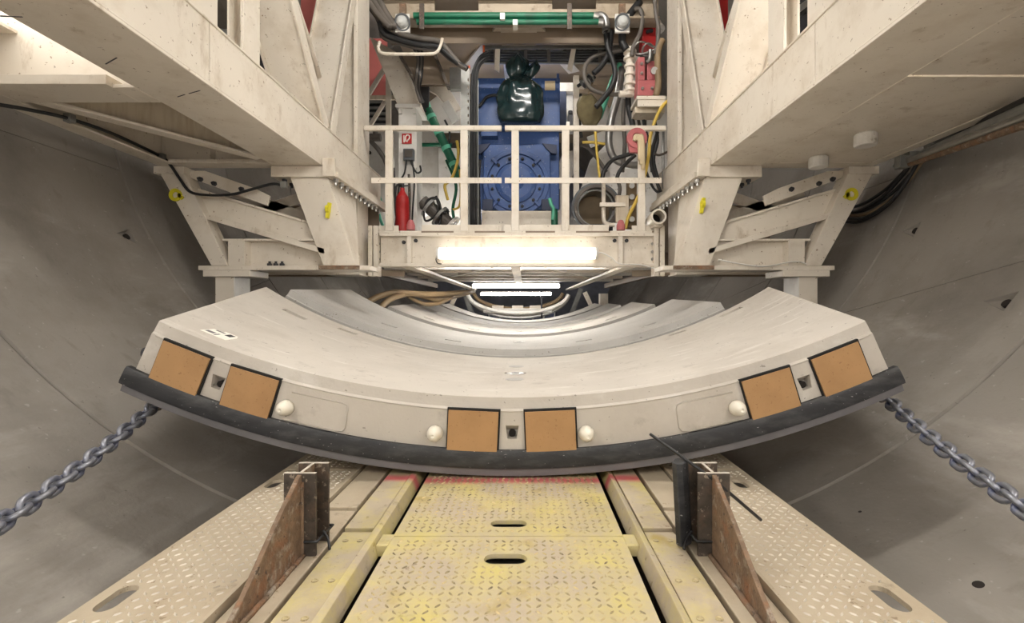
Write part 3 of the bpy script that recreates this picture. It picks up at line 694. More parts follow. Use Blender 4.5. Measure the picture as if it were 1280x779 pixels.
    put('head_plate', MB().box(*sx(s, 2.10, 2.47), BK - .02, BK + .26, Zb - .088, Zb - .037), 'cream', sp, .004)
    def zl(x): return TZ - math.sqrt(TR ** 2 - (s * x - TX) ** 2) + .006
    def leg(xa, xb, ya, yb_, m='cream'):
        zt = Zb - .088; return MB().prism_y([(s * xa, zl(xa)), (s * xb, zl(xb)), (s * xb, zt), (s * xa, zt)], ya, yb_)
    put('flange', leg(xf1, xf0, BK + .01, BK + .03), 'cream', sp, .002)
    put('web', leg(xf1 + .06, xf1 + .08, BK + .03, BK + .2), 'cream', sp)
    put('flange', leg(xf1, xf0, BK + .2, BK + .22), 'cream', sp, .002)
    put('lit_side_plate', leg(xf1 - .012, xf1, BK + .01, BK + .22), 'white_paint', sp, .002)  # inner face lighter than the post: its lit look is in the colour
    # yellow lifting lugs
    for (px, py, yy, rot, w) in (((220, 244, BK - .014, .5, .05) if s < 0 else (1064, 243, BK - .014, -.5, .05)), ((411, 262, BK - .004, 1.2, .022) if s < 0 else (877, 256, BK - .004, 1.7, .022))):
        c0 = W(px, py, yy); ring = MB(); n = 18
        if w > .03:
            ring.tubering(c0, c0 + Vector((0, -.012, 0)), .05, .024, 18)
            ring.bar(c0 + Vector((s * -.03, -.006, -.02)), c0 + Vector((s * -.05, -.006, .0)), .012, .05, up=(0, 0, 1))
            lb = 'yellow ring lug on the outer leg of the %s bracket' % side
        else:
            ring.bar(c0 + Vector((-.008, -.012, -.07)), c0 + Vector((.012, -.012, .05)), .03, .022); ring.tubering(c0 + Vector((-.012, -.02, .0)), c0 + Vector((.014, -.02, .0)), .03, .012, 14)
            lb = 'yellow lug seen edge-on, inner leg of the %s bracket' % side
        tag(put('lifting_lug', ring, 'yellow_paint'), lb, 'lug')

# ---- outer chords, bays and closing plates
for s, side in ((-1, 'left'), (1, 'right')):
    oc = thing('outer_chord', 'outer cream edge beam of the gantry near the %s tunnel wall' % side, 'beam', (s * 2.75, 1.5, GZ0))
    put('chord_flange', MB().box(*sx(s, 2.69 if s < 0 else 2.74, GXE), -2.5, BK + .02, GZ0, GZ0 + .016), 'cream', oc, .003)
    put('chord_web', MB().box(*sx(s, 2.79, 2.81), -2.5, BK + .02, GZ0 + .016, GZ0 + .32), 'cream', oc)
    put('chord_flange', MB().box(*sx(s, 2.6, GXE), -2.5, BK + .02, GZ0 + .32, GZ0 + .335), 'cream', oc)
    eb = thing('end_cross_beam', 'cream cross beam closing the bay above the %s bracket' % side, 'beam', (s * 2.3, BK, GZ0))
    put('beam_flange', MB().box(*sx(s, GXO + .035, 2.685 if s < 0 else 2.735), BK - .1, BK + .05, GZ0 - .0, GZ0 + .03), 'cream', eb, .003)
    put('beam_web', MB().box(*sx(s, GXO + .005, 2.785), BK - .035, BK - .015, GZ0 + .03, GZ0 + .318), 'cream', eb)
    put('stiffener', MB().box(*sx(s, 2.36, 2.38), BK - .1, BK - .035, GZ0 + .03, GZ0 + .318), 'cream', eb)
    put('lid', MB().box(*sx(s, GXO + .005, 2.785), BK - .1, BK + .35, GZ0 + .322, GZ0 + .33), 'cream', eb)
# left bay is open from below: cross beam, diagonal plate girder
cb = thing('bay_cross_beam', 'cream cross beam with a thick flange at the upper left edge', 'beam', (-2.3, 2.43, GZ0))
put('beam_flange', MB().box(-2.685, -2.03, 2.40, 2.62, GZ0 - .0, GZ0 + .05), 'cream', cb, .003)
put('beam_web', MB().box(-2.785, -1.89, 2.52, 2.54, GZ0 + .05, GZ0 + .55), 'cream', cb)
put('notch_plate', MB().box(-2.03, -1.92, 2.44, 2.62, GZ0 - .0, GZ0 + .02), 'cream', cb, .003)
dg = thing('diagonal_girder', 'stained cream plate girder running diagonally across the left bay', 'girder', (-2.3, 3.0, GZ0))
p, q = Vector((-2.66, 2.50, 0)), Vector((-1.93, 3.62, 0))
put('web', MB().bar(p + Vector((0, .05, GZ0 + .17)), q + Vector((0, .05, GZ0 + .17)), .014, .30), 'cream_stained', dg)
put('lower_flange', MB().bar(p + Vector((0, 0, GZ0 + .010)), q + Vector((0, 0, GZ0 + .010)), .09, .018), 'cream', dg, .002)
put('bay_lid', MB().box(-2.785, -1.89, 2.62, BK - .1, GZ0 + .322, GZ0 + .33), 'cream', dg)
# right bay is closed by plates with a narrow gap
pl = thing('soffit_plate', 'wide smooth cream soffit plate with two white stubs, upper right', 'plate', (2.3, 3.0, GZ0))
put('sheet', MB().box(GXO + .035, 2.735, 2.33, BK - .105, GZ0 + .002, GZ0 + .014), 'cream', pl, .002)
for px, py, Y in ((1082, 167, 3.08), (1023, 197, 3.56)):
    c0 = W(px, py, Y); c0.z = GZ0 + .002
    put('white_stub', MB().lathe([(.052, 0), (.066, -.012), (.066, -.075), (.06, -.083), (.045, -.085)], c0, (0, 0, 1), 20), 'white_paint', pl)
pl2 = put('soffit_plate', MB().box(GXO + .035, 2.735, -2.5, 2.312, GZ0 + .002, GZ0 + .014), 'cream', None, .002)
tag(pl2, 'plain cream soffit plate in the top right corner, beyond a bright slit', 'plate')
# the truss bays above both side boxes carry lamps that light them from above
luminaire('tube lamp inside the open left gantry bay', -2.34, 2.16, GZ0 + .58, 1.0, 'x', (0, 0, -1), 'tube_white')
luminaire('tube lamp above the right soffit plates', 2.34, 2.32, GZ0 + .42, 1.0, 'x', (0, 0, -1), 'tube_bright')
# lamps under the gantry beside and behind the photographer
luminaire('tube lamp under the left girder, behind the picture edge', -2.1, -.45, GZ0 - .12, 1.56, 'y', (0, 0, -1), 'tube_warm')
luminaire('tube lamp under the right girder, behind the picture edge', 2.1, -.45, GZ0 - .12, 1.56, 'y', (0, 0, -1), 'tube_warm')
luminaire('tube lamp across the gantry behind the photographer', 0, -1.2, GZ0 + .3, 1.56, 'x', (0, .3, -1), 'tube_warm')

# black supply cable clipped along the left chord
cab = thing('supply_cable', 'black cable clipped along the left edge beam down to the bracket', 'cable', W(100, 155, 3.0))
pts = [W(-60, 122, 2.42), W(0, 131, 2.52), W(40, 138, 2.66), W(85, 148, 2.85), W(130, 163, 3.1), W(165, 178, 3.4), W(200, 195, 3.72), W(212, 205, BK - .05), W(225, 224, BK - .03), W(238, 240, BK - .02), W(262, 244, BK - .02), W(290, 243, BK - .02), W(310, 238, BK - .02), W(340, 230, BK - .03), W(352, 232, BK - .03)]
put('cable_run', MB().tube(pts, .011, 8), 'cable_black', cab)
for px, py, Y in ((87, 149, 2.86), (202, 197, 3.72), (355, 232, BK - .03)):
    c0 = W(px, py, Y); put('clip', MB().box(c0.x - .022, c0.x + .022, c0.y - .02, c0.y + .02, c0.z - .02, c0.z + .03), 'galvanised', cab, .003)
# pipes and cables between the right plate and the lining
for i, (px0, py0, px1, py1, r, m, lb) in enumerate(((1300, 128, 1150, 194, .03, 'galvanised', 'grey pipe'), (1300, 139, 1120, 207, .022, 'steel', 'thin bright pipe'), (1300, 150, 1135, 206, .02, 'rust', 'rusty red pipe'), (1300, 118, 1170, 180, .025, 'cable_black', 'black hose'))):
    a, b = W(px0, py0, 2.35), W(px1, py1, 3.55 if i != 1 else 3.7)
    tag(put('service_pipe', MB().cyl(a - (b - a) * .9, b, r, 12), m), '%s along the lining outside the right soffit plate' % lb, 'pipe')
for i in range(6):
    o = Vector((random.uniform(-.03, .03), random.uniform(-.05, .05), random.uniform(-.03, .03)))
    pts = [IN(1170, 186, 3.4) + o, IN(1150, 197, 3.6) + o, IN(1128, 218 + 3 * i, 3.8) + o, IN(1105, 240 + 4 * i, 4.0) + o, IN(1075, 258 + 4 * i, 4.3) + o, IN(1050, 262 + 3 * i, 4.6) + o]
    tag(put('cable', MB().tube(pts, .014, 6), 'cable_black' if i != 3 else 'hose_brown'), ('%s black cable drooping behind the right bracket leg' % ('topmost', 'second', 'third', '', 'fifth', 'lowest')[i] if i != 3 else 'brown cable among the black bundle behind the right bracket leg'), 'cable', 'drooping cables by the right bracket')
for px, py in ((1128, 202), (1140, 197), (1165, 187)):
    c0 = W(px, py, 3.55); tag(put('pipe_clamp', MB().box(c0.x - .04, c0.x + .04, c0.y - .03, c0.y + .03, c0.z - .05, c0.z + .04), 'galvanised', None, .004), {1128: 'lowest', 1140: 'middle', 1165: 'topmost'}[px] + ' metal clamp on the pipes by the right soffit edge', 'clamp')

random.seed(11)
for px0, py0, px1, py1, nm in ((132, 80, 146, 72, 'left'), (222, 121, 231, 118, 'left'), (236, 117, 250, 113, 'left'), (0, 20, 28, 21, 'left')):
    Yc = F * (GZ0 - CAMZ) / (CY - py0); Yd = F * (GZ0 - CAMZ) / (CY - py1)
    a, b = W(px0, py0, Yc), W(px1, py1, Yd)
    put('paint_scrape', MB().bar(a, b, .005, .003), 'dark_panel', bpy.data.objects['box_girder'])

luminaire('unseen fill lamp added low on the feeder behind the photographer', .0, -1.7, .95, 1.3, 'x', (0, 1, .5), 'tube_low')  # added fill, lifts the soffits from below and the segment front
luminaire('unseen tube lamp added across the gantry opening to brighten the front segment', .0, 2.0, 2.78, 1.56, 'x', (0, .2, -1), 'tube_bright')  # unseen lamp added to whiten the concave top of the segment
# ------------------------------------------------------------------ platform across the gantry
def R(px0, py0, px1, py1, Y, d=.1, mb=None):
    """box whose front face fills a pixel rectangle at distance Y"""
    a, b = W(px0, py0, Y), W(px1, py1, Y)
    return (mb or MB()).box(a.x, b.x, Y, Y + d, b.z, a.z)
def Q(pix, Y, d=.05, mb=None):
    """plate whose front outline is a list of pixels at distance Y"""
    A = [W(x, y, Y) for x, y in pix]; return (mb or MB()).hull(A, [p + Vector((0, d, 0)) for p in A])
def PT(pts, Y, r, n=8, **k):
    return MB().tube([W(p[0], p[1], p[2] if len(p) > 2 else Y) for p in pts], r, n, **k)
PY = 4.75
pf = thing('platform', 'cream steel platform spanning between the columns with a lamp on its front beam', 'platform', W(646, 332, PY + .5))
put('beam_web', R(476, 295, 820, 329, PY + .06, .015), 'cream', pf)
put('beam_flange', R(474, 291, 822, 295, PY, .14), 'cream', pf, .003)
put('beam_flange', R(474, 329, 822, 333, PY, .14), 'cream', pf, .003)
for a, b in ((460, 465), (466.5, 472), (818, 823.5), (825, 831)): put('end_plate', R(a, 282, b, 345, PY - .01, .13), 'cream', pf, .003)
for a, b in ((508.5, 514), (773, 778.5)): put('stiffener', R(a, 295, b, 329, PY + .01, .05), 'cream', pf, .002)
for px in (473.5, 815.5):
    for py in (305, 315, 324): inst('bolt', BOLT, pf, align(W(px, py, PY + .06), (0, -1, 0)))
for px, py in ((505, 303), (520, 301), (768, 301), (783, 301)): inst('bolt', BOLT_DARK, pf, align(W(px, py, PY + .06), (0, -1, 0)))
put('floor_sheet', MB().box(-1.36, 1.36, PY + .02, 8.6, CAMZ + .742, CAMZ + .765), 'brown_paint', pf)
for a, b in ((527, 627), (629, 761)): put('toe_board', R(a, 281, b, 290.6, PY + .03, .02), 'cream', pf, .002)
for a, b in ((473, 498), (790, 815)): put('toe_board', R(a, 282, b, 290.6, PY + .06, .02), 'cream', pf, .002)
for px in (486, 513, 580, 644, 707, 776, 802): put('base_plate', R(px - 13, 288.5, px + 13, 291, PY - .005, .05), 'cream', pf, .001)
ZB = CAMZ + .42                                   # underside level
for x in (-1.16, 1.16): put('joist', MB().bar((x, PY + .14, ZB + .02), (x * .93, 11.0, ZB + .0), .13, .03), 'cream', pf)
put('joist', MB().bar((-.03, PY + .14, ZB + .03), (-.03, 8.6, ZB + .03), .10, .05), 'cream', pf)
for i, yy in enumerate((5.25, 5.7, 6.2, 6.8, 7.5, 8.3)): put('cross_joist', MB().box(-1.6, 1.6, yy, yy + .09, ZB + .04, ZB + .16), 'white_paint' if i % 2 else 'cream', pf)
for s in (-1, 1):
    put('diagonal_joist', MB().bar((s * .2, 5.3, ZB + .06), (s * 1.1, 7.4, ZB + .06), .05, .03), 'white_paint', pf)
    put('side_joist', MB().bar((s * 1.72, 5.3, ZB + .02), (s * 1.7, 9.6, ZB + .02), .07, .08), 'brown_paint', pf)
    put('lower_tie', MB().bar((s * 1.2, 5.05, ZB - .06), (s * 2.3, 4.6, ZB - .06), .08, .06), 'brown_paint', pf)
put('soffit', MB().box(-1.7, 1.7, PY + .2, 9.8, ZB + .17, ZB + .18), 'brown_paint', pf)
lum = luminaire('bright tube lamp on the front beam of the platform', W(646.5, 317, 4.74).x, 4.735, W(646, 317, 4.735).z, 1.54, 'x', (0, -1, 0), 'tube_front', r=.056, group='tube lamps across the gantry')
luminaire('second tube lamp, seen under the platform above the far tunnel', W(645, 357.5, 8.7).x, 8.7, W(645, 357.5, 8.7).z, 1.56, 'x', (0, 0, -1), 'tube_far', group='tube lamps across the gantry', r=.034)
luminaire('farthest tube lamp, just below the second one under the platform', W(645, 367.5, 11).x, 11, W(645, 367.5, 11).z, 1.6, 'x', (0, 0, -1), 'tube_far', group='tube lamps across the gantry', r=.034)
lw = thing('lamp_cable', 'thin pale wire leaving the platform lamp to the right bracket', 'cable', W(748, 318, PY - .02))
put('wire', PT([(746, 317), (752, 316), (764, 322), (775, 330), (800, 331), (830, 338), (870, 336, 4.3), (896, 327, 3.95), (900, 325, 3.78), (920, 329, 3.78), (955, 333, 3.78), (992, 327, 3.78), (1008, 330, 3.78)], PY - .02, .006, 6), 'white_paint', lw)
put('wire', PT([(548, 318), (545, 324), (547, 329), (552, 330)], PY - .02, .005, 6), 'cable_black', lw)
# railings
def railing(label, rails, posts, tops):
    t = thing('railing', label, 'railing', W(rails[0][0], 288, PY))
    for px in posts: put('post', R(px - 4.6, 160, px + 4.6, 288.4, PY + .0, .012), 'cream', t, .002)
    for px in posts: put('post_rib', R(px + 2.5, 166, px + 4.6, 288.4, PY + .012, .04), 'cream', t, .002)
    for a, b in rails:
        put('top_rail', R(a, 156.5, b, 162.6, PY - .004, .045), 'cream', t, .006)
    for a, b in tops: put('mid_rail', R(a, 222, b, 229, PY - .008, .008), 'cream', t, .002)
    return t
railing('left cream railing panel of two posts in front of the machines', [(455, 627)], (486, 580), [(464, 627)])
railing('right cream railing panel of three posts in front of the blue motor', [(631, 833)], (644, 707, 802), [(631, 827)])
for px, nm in ((513.5, 'left'), (776, 'right')):
    tag(put('locking_pin', MB().lathe([(.042, 0), (.042, .05), (.03, .085), (.02, .10), (.012, .104)], W(px, 288, PY + .03), (0, 0, 1), 14), 'pink_paint'), 'pinkish red locking pin at the %s end of the toe boards' % nm, 'pin')

# ------------------------------------------------------------------ blue motor
MY = 6.0
mo = thing('electric_motor', 'large blue electric motor behind the railing', 'motor', W(646, 305, MY + .6))
put('housing', R(595, 160, 699, 262, MY + .08, 1.3), 'blue_paint', mo, .01)
put('terminal_box', R(594, 97.5, 700, 158, MY - .02, .9), 'blue_paint', mo, .008)
put('box_door', R(596, 100, 626, 157, MY - .035, .015), 'blue_paint', mo, .003)
put('box_door', R(676, 100, 698, 157, MY - .035, .015), 'blue_paint', mo, .003)
put('box_tab', R(696, 92, 699, 100, MY - .02, .05), 'blue_paint', mo)
put('conduit_box', R(601, 163, 622, 170, MY - .06, .14), 'blue_paint', mo, .006)
put('ledge', R(594, 158, 700, 161, MY - .04, .3), 'blue_paint', mo, .004)
put('end_shield', R(604, 180, 688, 262, MY, .08), 'blue_paint', mo, .012)
c0 = W(645, 229, MY)
def ring(ro, ri, y0, y1, n=40): return MB().tubering(c0 + Vector((0, y0, 0)), c0 + Vector((0, y1, 0)), ro, ri, n)
put('flange_ring', ring(.415, .36, -.03, .01), 'blue_paint', mo, .006)
put('flange_ring', ring(.35, .26, -.02, .01), 'blue_paint', mo, .006)
put('cover_disc', MB().lathe([(.25, 0), (.25, .035), (.2, .05), (.1, .055), (.06, .075), (.02, .08)], c0, (0, -1, 0), 36), 'blue_paint', mo, .004)
for i in range(12):
    a = 2 * math.pi * i / 12 + .26; inst('bolt', BOLT_DARK, mo, align(c0 + Vector((.305 * math.cos(a), -.02, .305 * math.sin(a))), (0, -1, 0)))
for i in range(4):
    a = math.pi / 4 + i * math.pi / 2
    put('grease_nipple', MB().bar(c0 + Vector((.33 * math.cos(a), -.03, .33 * math.sin(a))), c0 + Vector((.42 * math.cos(a), -.03, .42 * math.sin(a))), .04, .05, up=(0, 1, 0)), 'blue_paint', mo, .005)
for pix in ([(596, 181), (613, 179), (608, 186), (601, 192), (596, 192)], [(696, 181), (678, 179), (683, 186), (690, 192), (696, 192)]): put('lifting_eye', Q(pix, MY - .02, .05), 'navy', mo, .004)
for a, b in ((603, 616), (677, 690)): put('foot', R(a, 249, b, 263, MY - .1, .25), 'navy', mo, .006)
put('plinth', R(602, 263.5, 692, 306, MY - .14, 1.4), 'cream', mo, .006)
for px in (610, 684): inst('bolt', BOLT, mo, align(W(px, 263.5, MY - .08), (0, 0, 1)))
put('side_cowl', R(590, 190, 603, 262, MY + .12, .9), 'navy', mo, .006)
put('paper_note', R(681, 101, 694, 113, MY - .04, .004), 'cardboard', mo)
put('motor_lead', PT([(594, 133), (600, 132), (608, 122), (618, 119), (626, 121)], MY - .06, .02, 8), 'cable_black', mo)
# refuse bag tied over the motor
bag = thing('plastic_bag', 'dark green plastic bag with knotted ears hung over the blue motor', 'bag', W(650, 152, MY - .2))
def bagmesh():
    b = MB(); n, m = 40, 26; c = W(650, 122, MY - .22)
    vs = []
    for j in range(m + 1):
        v = j / m; z = -.30 + .56 * v
        rw = [.22, .27, .275, .27, .255, .235, .205, .15, .07][min(8, int(v * 8.99))]
        nx = v * 8.0; i0 = min(7, int(nx)); fr = nx - i0; prof = [.225, .255, .262, .262, .258, .25, .225, .165, .075]
        rw = prof[i0] * (1 - fr) + prof[i0 + 1] * fr
        for i in range(n):
            a = 2 * math.pi * i / n
            fold = 1 + (.05 + .16 * v * v) * math.sin(7 * a + 3 * math.sin(3 * v)) * (.4 + .6 * v) + .05 * math.sin(13 * a + 5 * v)
            p = Vector((rw * math.cos(a) * fold, .55 * rw * math.sin(a) * fold, z))
            k = mnoise.noise(p * 9) * .02; p.x += k; p.y += k; vs.append(c + p)
    fs = [(j * n + i, j * n + (i + 1) % n, (j + 1) * n + (i + 1) % n, (j + 1) * n + i) for j in range(m) for i in range(n)]
    fs += [tuple(range(n - 1, -1, -1)), tuple(range(m * n, m * n + n))]
    b.add(vs, fs); b.smooth = True; return b
put('bag_body', bagmesh(), 'bag_plastic', bag)
def ear(px0, py0, px1, py1, w):
    a, b_ = W(px0, py0, MY - .22), W(px1, py1, MY - .24); e = MB(); n = 16; vs = []
    for j in range(8):
        v = j / 7; c = a.lerp(b_, v); rr = w * (.35 + 1.0 * math.sin(math.pi * min(1, v * .9 + .08)) ** .8) * (1 if v < .75 else (1.05 - v) / .3)
        for i in range(n):
            t = 2 * math.pi * i / n; f = 1 + .3 * math.sin(4 * t + 2 * v); vs.append(c + Vector((rr * math.cos(t) * f, .6 * rr * math.sin(t) * f, .02 * math.sin(3 * t))))
    fs = [(j * n + i, j * n + (i + 1) % n, (j + 1) * n + (i + 1) % n, (j + 1) * n + i) for j in range(7) for i in range(n)] + [tuple(range(n - 1, -1, -1)), tuple(range(7 * n, 8 * n))]
    e.add(vs, fs); e.smooth = True; return e
put('knot_ear', ear(645, 97, 648, 66, .085), 'bag_plastic', bag)
put('knot_ear', ear(660, 99, 671, 76, .05), 'bag_plastic', bag)

# ------------------------------------------------------------------ overhead: roof, cross beam, pipes, cable tray
RZ = CAMZ + 3.28
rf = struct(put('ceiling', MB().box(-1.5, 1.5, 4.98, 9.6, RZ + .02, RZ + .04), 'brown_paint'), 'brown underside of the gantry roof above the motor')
tb = thing('roof_cross_beam', 'darkened cream cross beam at the top centre with dark cut-outs', 'beam', W(645, 15, 5.15))
tb_ = put('beam_web', MB().box(-1.5, 1.5, 5.15, 5.19, CAMZ + 3.09, CAMZ + 3.6), 'beam_toned_down', tb)
boolean_cut(tb_, [R(541, -20, 597, 6, 5.05, .3), R(691, -20, 747, 4, 5.05, .3)])
put('beam_flange', MB().box(-1.5, 1.5, 5.08, 5.26, CAMZ + 3.07, CAMZ + 3.09), 'beam_toned_down', tb, .003)
for i, (x0, y0, x1, y1, w, lb) in enumerate((( -.75, 6.6, -.1, 5.4, .16, 'left roof diagonal above the bag'), (.75, 6.6, .1, 5.4, .16, 'right roof diagonal above the motor'), (0, 5.3, 0, 8, .42, 'wide centre roof rib over the motor'), (-.95, 6.9, -.35, 8.2, .16, 'rear roof diagonal left of the bag'), (.95, 6.9, .35, 8.2, .16, 'rear roof diagonal right of the bag'))):
    tag(put('roof_brace', MB().bar((x0, y0, RZ - .03 - .012 * (i == 2)), (x1, y1, RZ - .03 - .012 * (i == 2)), w, .03), 'cream'), 'cream ' + lb, 'brace')
tag(put('roof_rib', MB().box(-1.5, 1.5, 5.62, 5.66, RZ - .18, RZ + .02), 'brown_paint'), 'brown roof rib just behind the green pipes', 'beam')
tag(put('roof_rib', MB().box(-1.5, 1.5, 7.1, 7.16, RZ - .1, RZ + .02), 'brown_paint'), 'brown roof rib farther back, behind the cable tray', 'beam')
for py, nm, x0, x1 in ((19.5, 'upper', 517, 742), (27.5, 'lower', 521, 748)):
    t = thing('green_pipe', '%s of the two green pipes at the top centre' % nm, 'pipe', W(630, py, 5.0))
    put('pipe', MB().cyl(W(x0, py, 5.0), W(x1, py, 5.0), .031 if nm == 'upper' else .027, 16), 'green_paint', t)
    put('clamp', R(*((625, 15.5, 631, 24) if nm == 'upper' else (641, 24, 647, 31)), 4.95, .1), 'paper', t, .003)
    put('end_fitting', MB().cyl(W(x1, py, 5.0), W(x1 + 6, py + 1, 5.0), .036, 10), 'steel', t)
for px, nm in ((712, 'right'), (527, 'left')):
    tag(put('pipe_hanger', R(px - 3, 4, px + 3, 36, 4.93, .02), 'dark_steel', None, .003), 'dark strap hanger at the %s end of the green pipes' % nm, 'hanger')
tr = thing('cable_tray', 'horizontal grey perforated cable tray full of black cables above the motor', 'cable tray', W(690, 78, 5.95))
side = put('side_rail', R(605, 50, 781, 61.5, 5.90, .012), 'galvanised', tr)
boolean_cut(side, [R(612 + 7.2 * i, 58.3, 615 + 7.2 * i, 60, 5.85, .1) for i in range(23)])
put('lower_rail', R(605, 78, 781, 79.5, 5.92, .02), 'galvanised', tr)
for i in range(5): put('black_cable', MB().cyl(W(604, 65 + 3.2 * i, 6.0 + .02 * (i % 2)), W(782, 65 + 3.2 * i, 6.0 + .02 * (i % 2)), .017, 8), 'cable_black', tr)
put('tray_back', R(605, 61.5, 781, 78, 6.07, .01), 'dark_panel', tr)
for px in (619, 657, 686, 717, 750): put('rung', R(px - 2, 61.5, px + 2, 78, 5.93, .02), 'hose_grey', tr)
for px, sl in ((622, 0), (713, 4)): put('hanger_strap', Q([(px - 3 + sl, 61), (px + 3 + sl, 61), (px + 2, 90), (px - 4, 86)], 5.89, .02), 'cream', tr)
put('orange_end_cap', R(603.4, 51.5, 605.8, 65, 5.89, .05), 'orange_cap', tr)
tv = thing('cable_riser', 'vertical grey perforated cable tray standing left of the motor', 'cable tray', W(584, 292, 5.35))
sd = put('side_rail', R(576, 84, 587, 289, 5.3, .012), 'galvanised', tv)
boolean_cut(sd, [R(583.8, 95 + 9 * i, 585.4, 99 + 9 * i, 5.25, .1) for i in range(20)])
put('orange_end_cap', R(576, 82, 587.4, 84.4, 5.29, .04), 'orange_cap', tv)
for i in range(4): put('black_cable', PT([(589 + 2.2 * i, 289), (589 + 2.2 * i, 140), (590 + 2 * i, 100), (593 + 2 * i, 84), (601 + 1.5 * i, 70 + 2 * i), (612, 64 + 3 * i)], 5.38 + .02 * (i % 2), .014, 6), 'cable_black', tv)
put('rear_rail', R(596.4, 100, 598, 289, 5.4, .012), 'galvanised', tv)

# flood lamps left and right under the roof
for px, nm in ((503, 'left'), (778, 'right')):
    t = thing('bulkhead_lamp', 'round bulkhead lamp, unlit, at the %s under the gantry roof' % nm, 'lamp', W(px, 42, 5.0))
    put('back_plate', R(px - 9, 17, px + 9, 40, 5.02, .03), 'white_paint', t, .004)
    put('glass_dome', MB().lathe([(.072, 0), (.07, .03), (.055, .065), (.03, .085), (.01, .09)], W(px, 27, 5.02), (0, -1, -.3), 20), 'lamp_glass', t)
    put('collar', MB().tubering(W(px, 27, 5.02), W(px, 28, 4.97), .08, .066, 20), 'grey_plastic', t)
    put('bracket', R(px - 4, 4, px + 4, 18, 5.03, .04), 'rust', t)

# ------------------------------------------------------------------ machines left of the motor
bn = thing('cable_bundle', 'sagging dark cable bundle sweeping from the left column to the cable tray', 'cable bundle', W(500, 50, 5.0))
for i in range(5):
    d = 4 * i
    put('cable', PT([(440 + d, -20), (462 + d, 8 + d * .5), (478, 28 + d), (500, 42 + d * .7), (525, 48 + d * .7), (548, 52 + d * .6), (562, 66 + d * .4), (574, 80), (584, 86)], 5.05 + .03 * (i % 3), .03, 8), 'cable_black' if i % 2 else 'hose_grey', bn)
for i in range(3): put('cable', PT([(448 + 9 * i, -20), (468 + 6 * i, 12), (488 + 3 * i, 34)], 4.98, .035, 8), 'hose_grey', bn)
put('cradle_pipe', PT([(475, 52), (473, 60), (477, 66), (490, 67.5), (535, 67.5), (546, 65), (551, 56), (553, 48)], 4.97, .016, 8), 'cream', bn)
tag(put('warning_sheet', R(455, 48, 484, 119, 7.5, .02), 'pink_sheet'), 'pink sheet glimpsed beside the left column', 'sheet')
lv = thing('vent_grille', 'dark slatted grille below the pink sheet', 'grille', W(471, 160, 7.3))
put('grille_back', R(455, 124, 484, 160, 7.36, .02), 'dark_panel', lv)
for i in range(5): put('slat', R(455, 126 + 7 * i, 484, 129 + 7 * i, 7.3, .05), 'galvanised', lv)
def diagbar(name, p, q, Y, w, m, label, cat, h=.04): return tag(put(name, MB().bar(W(p[0], p[1], Y), W(q[0], q[1], Y), h, w, up=(0, 0, 1)), m, None, .002), label, cat)
diagbar('angle_brace', (461, 160), (483, 124), 6.9, .05, 'cream', 'thin cream angle brace in front of the dark grille', 'brace')
diagbar('angle_brace', (461, 118), (484, 80), 7.0, .06, 'cream', 'thin cream angle brace in front of the pink sheet', 'brace')
tag(put('angle_post', R(482, 95, 488, 289, 6.6, .06), 'cream', None, .003), 'thin cream angle post between the left column and the white column', 'post')
tag(put('cross_rail', R(461, 119, 498, 124, 6.7, .04), 'cream_stained', None, .003), 'cream cross rail under the pink sheet', 'rail')
ib = thing('inclined_beam', 'broad inclined cream beam above the white column on the left', 'beam', W(500, 130, 5.9))
put('beam_face', Q([(462, 46), (497, 66), (523, 132), (497, 132)], 5.85, .03), 'cream', ib, .003)
put('beam_flange', Q([(497, 66), (500, 66), (526, 132), (523, 132)], 5.75, .3), 'cream', ib, .002)
wc = thing('white_column', 'white steel column carrying a red hose sign', 'column', W(510, 305, 5.8))
put('shaft', R(498, 134, 521, 303, 5.8, .3), 'white_paint', wc, .006)
put('head_plate', R(494, 129.5, 525, 134, 5.75, .42), 'white_paint', wc, .004)
for px in (500, 518): put('head_gusset', R(px - 2, 134, px + 2, 142, 5.77, .03), 'white_paint', wc)
sg = thing('hose_sign', 'small red square sign with a white fire hose symbol', 'sign', W(508.5, 180, 5.78))
put('sign_face', R(502.5, 167, 514.5, 179.5, 5.785, .012), 'red_paint', sg)
for seg_ in ([(507, 177), (507, 171), (509, 168.8), (511.5, 170), (511.5, 173), (509.5, 175.5), (508.5, 177.5)],): put('hose_symbol', PT(seg_, 5.783, .008, 6), 'paper', sg)
put('nozzle_symbol', Q([(504.2, 169), (505.4, 169), (506, 178), (504.2, 178)], 5.780, .004), 'paper', sg)
sb = thing('switch_box', 'grey switch box with cables on the white column', 'switch box', W(510, 200, 5.74))
put('case', R(504, 185.5, 517, 200, 5.73, .065), 'grey_plastic', sb, .008)
put('cover', R(505.5, 187, 515.5, 196, 5.72, .012), 'hose_grey', sb, .004)
for a in ([(508, 200), (506, 215), (500, 228), (497, 250), (496, 280)], [(513, 200), (516, 208), (521, 216), (526, 214), (525, 207)], [(515, 200), (518, 225), (516, 260), (515, 285)]): put('lead', PT(a, 5.72, .011, 6), 'cable_black', sb)
fe = thing('fire_extinguisher', 'red fire extinguisher standing at the foot of the white column', 'extinguisher', W(503, 303, 5.55))
put('cylinder', MB().lathe([(.05, 0), (.075, .012), (.078, .05), (.078, .42), (.068, .48), (.035, .53), (.025, .55), (.025, .58)], W(503, 298, 5.55), (0, 0, 1), 24), 'red_paint', fe)
put('valve', MB().cyl(W(503, 235, 5.55), W(503, 229, 5.55), .022, 10), 'dark_panel', fe)
put('handle', MB().bar(W(498, 230, 5.55), W(511, 226, 5.55), .02, .012), 'dark_panel', fe)
put('handle', MB().bar(W(499, 233, 5.55), W(511, 232, 5.55), .02, .012), 'dark_panel', fe)
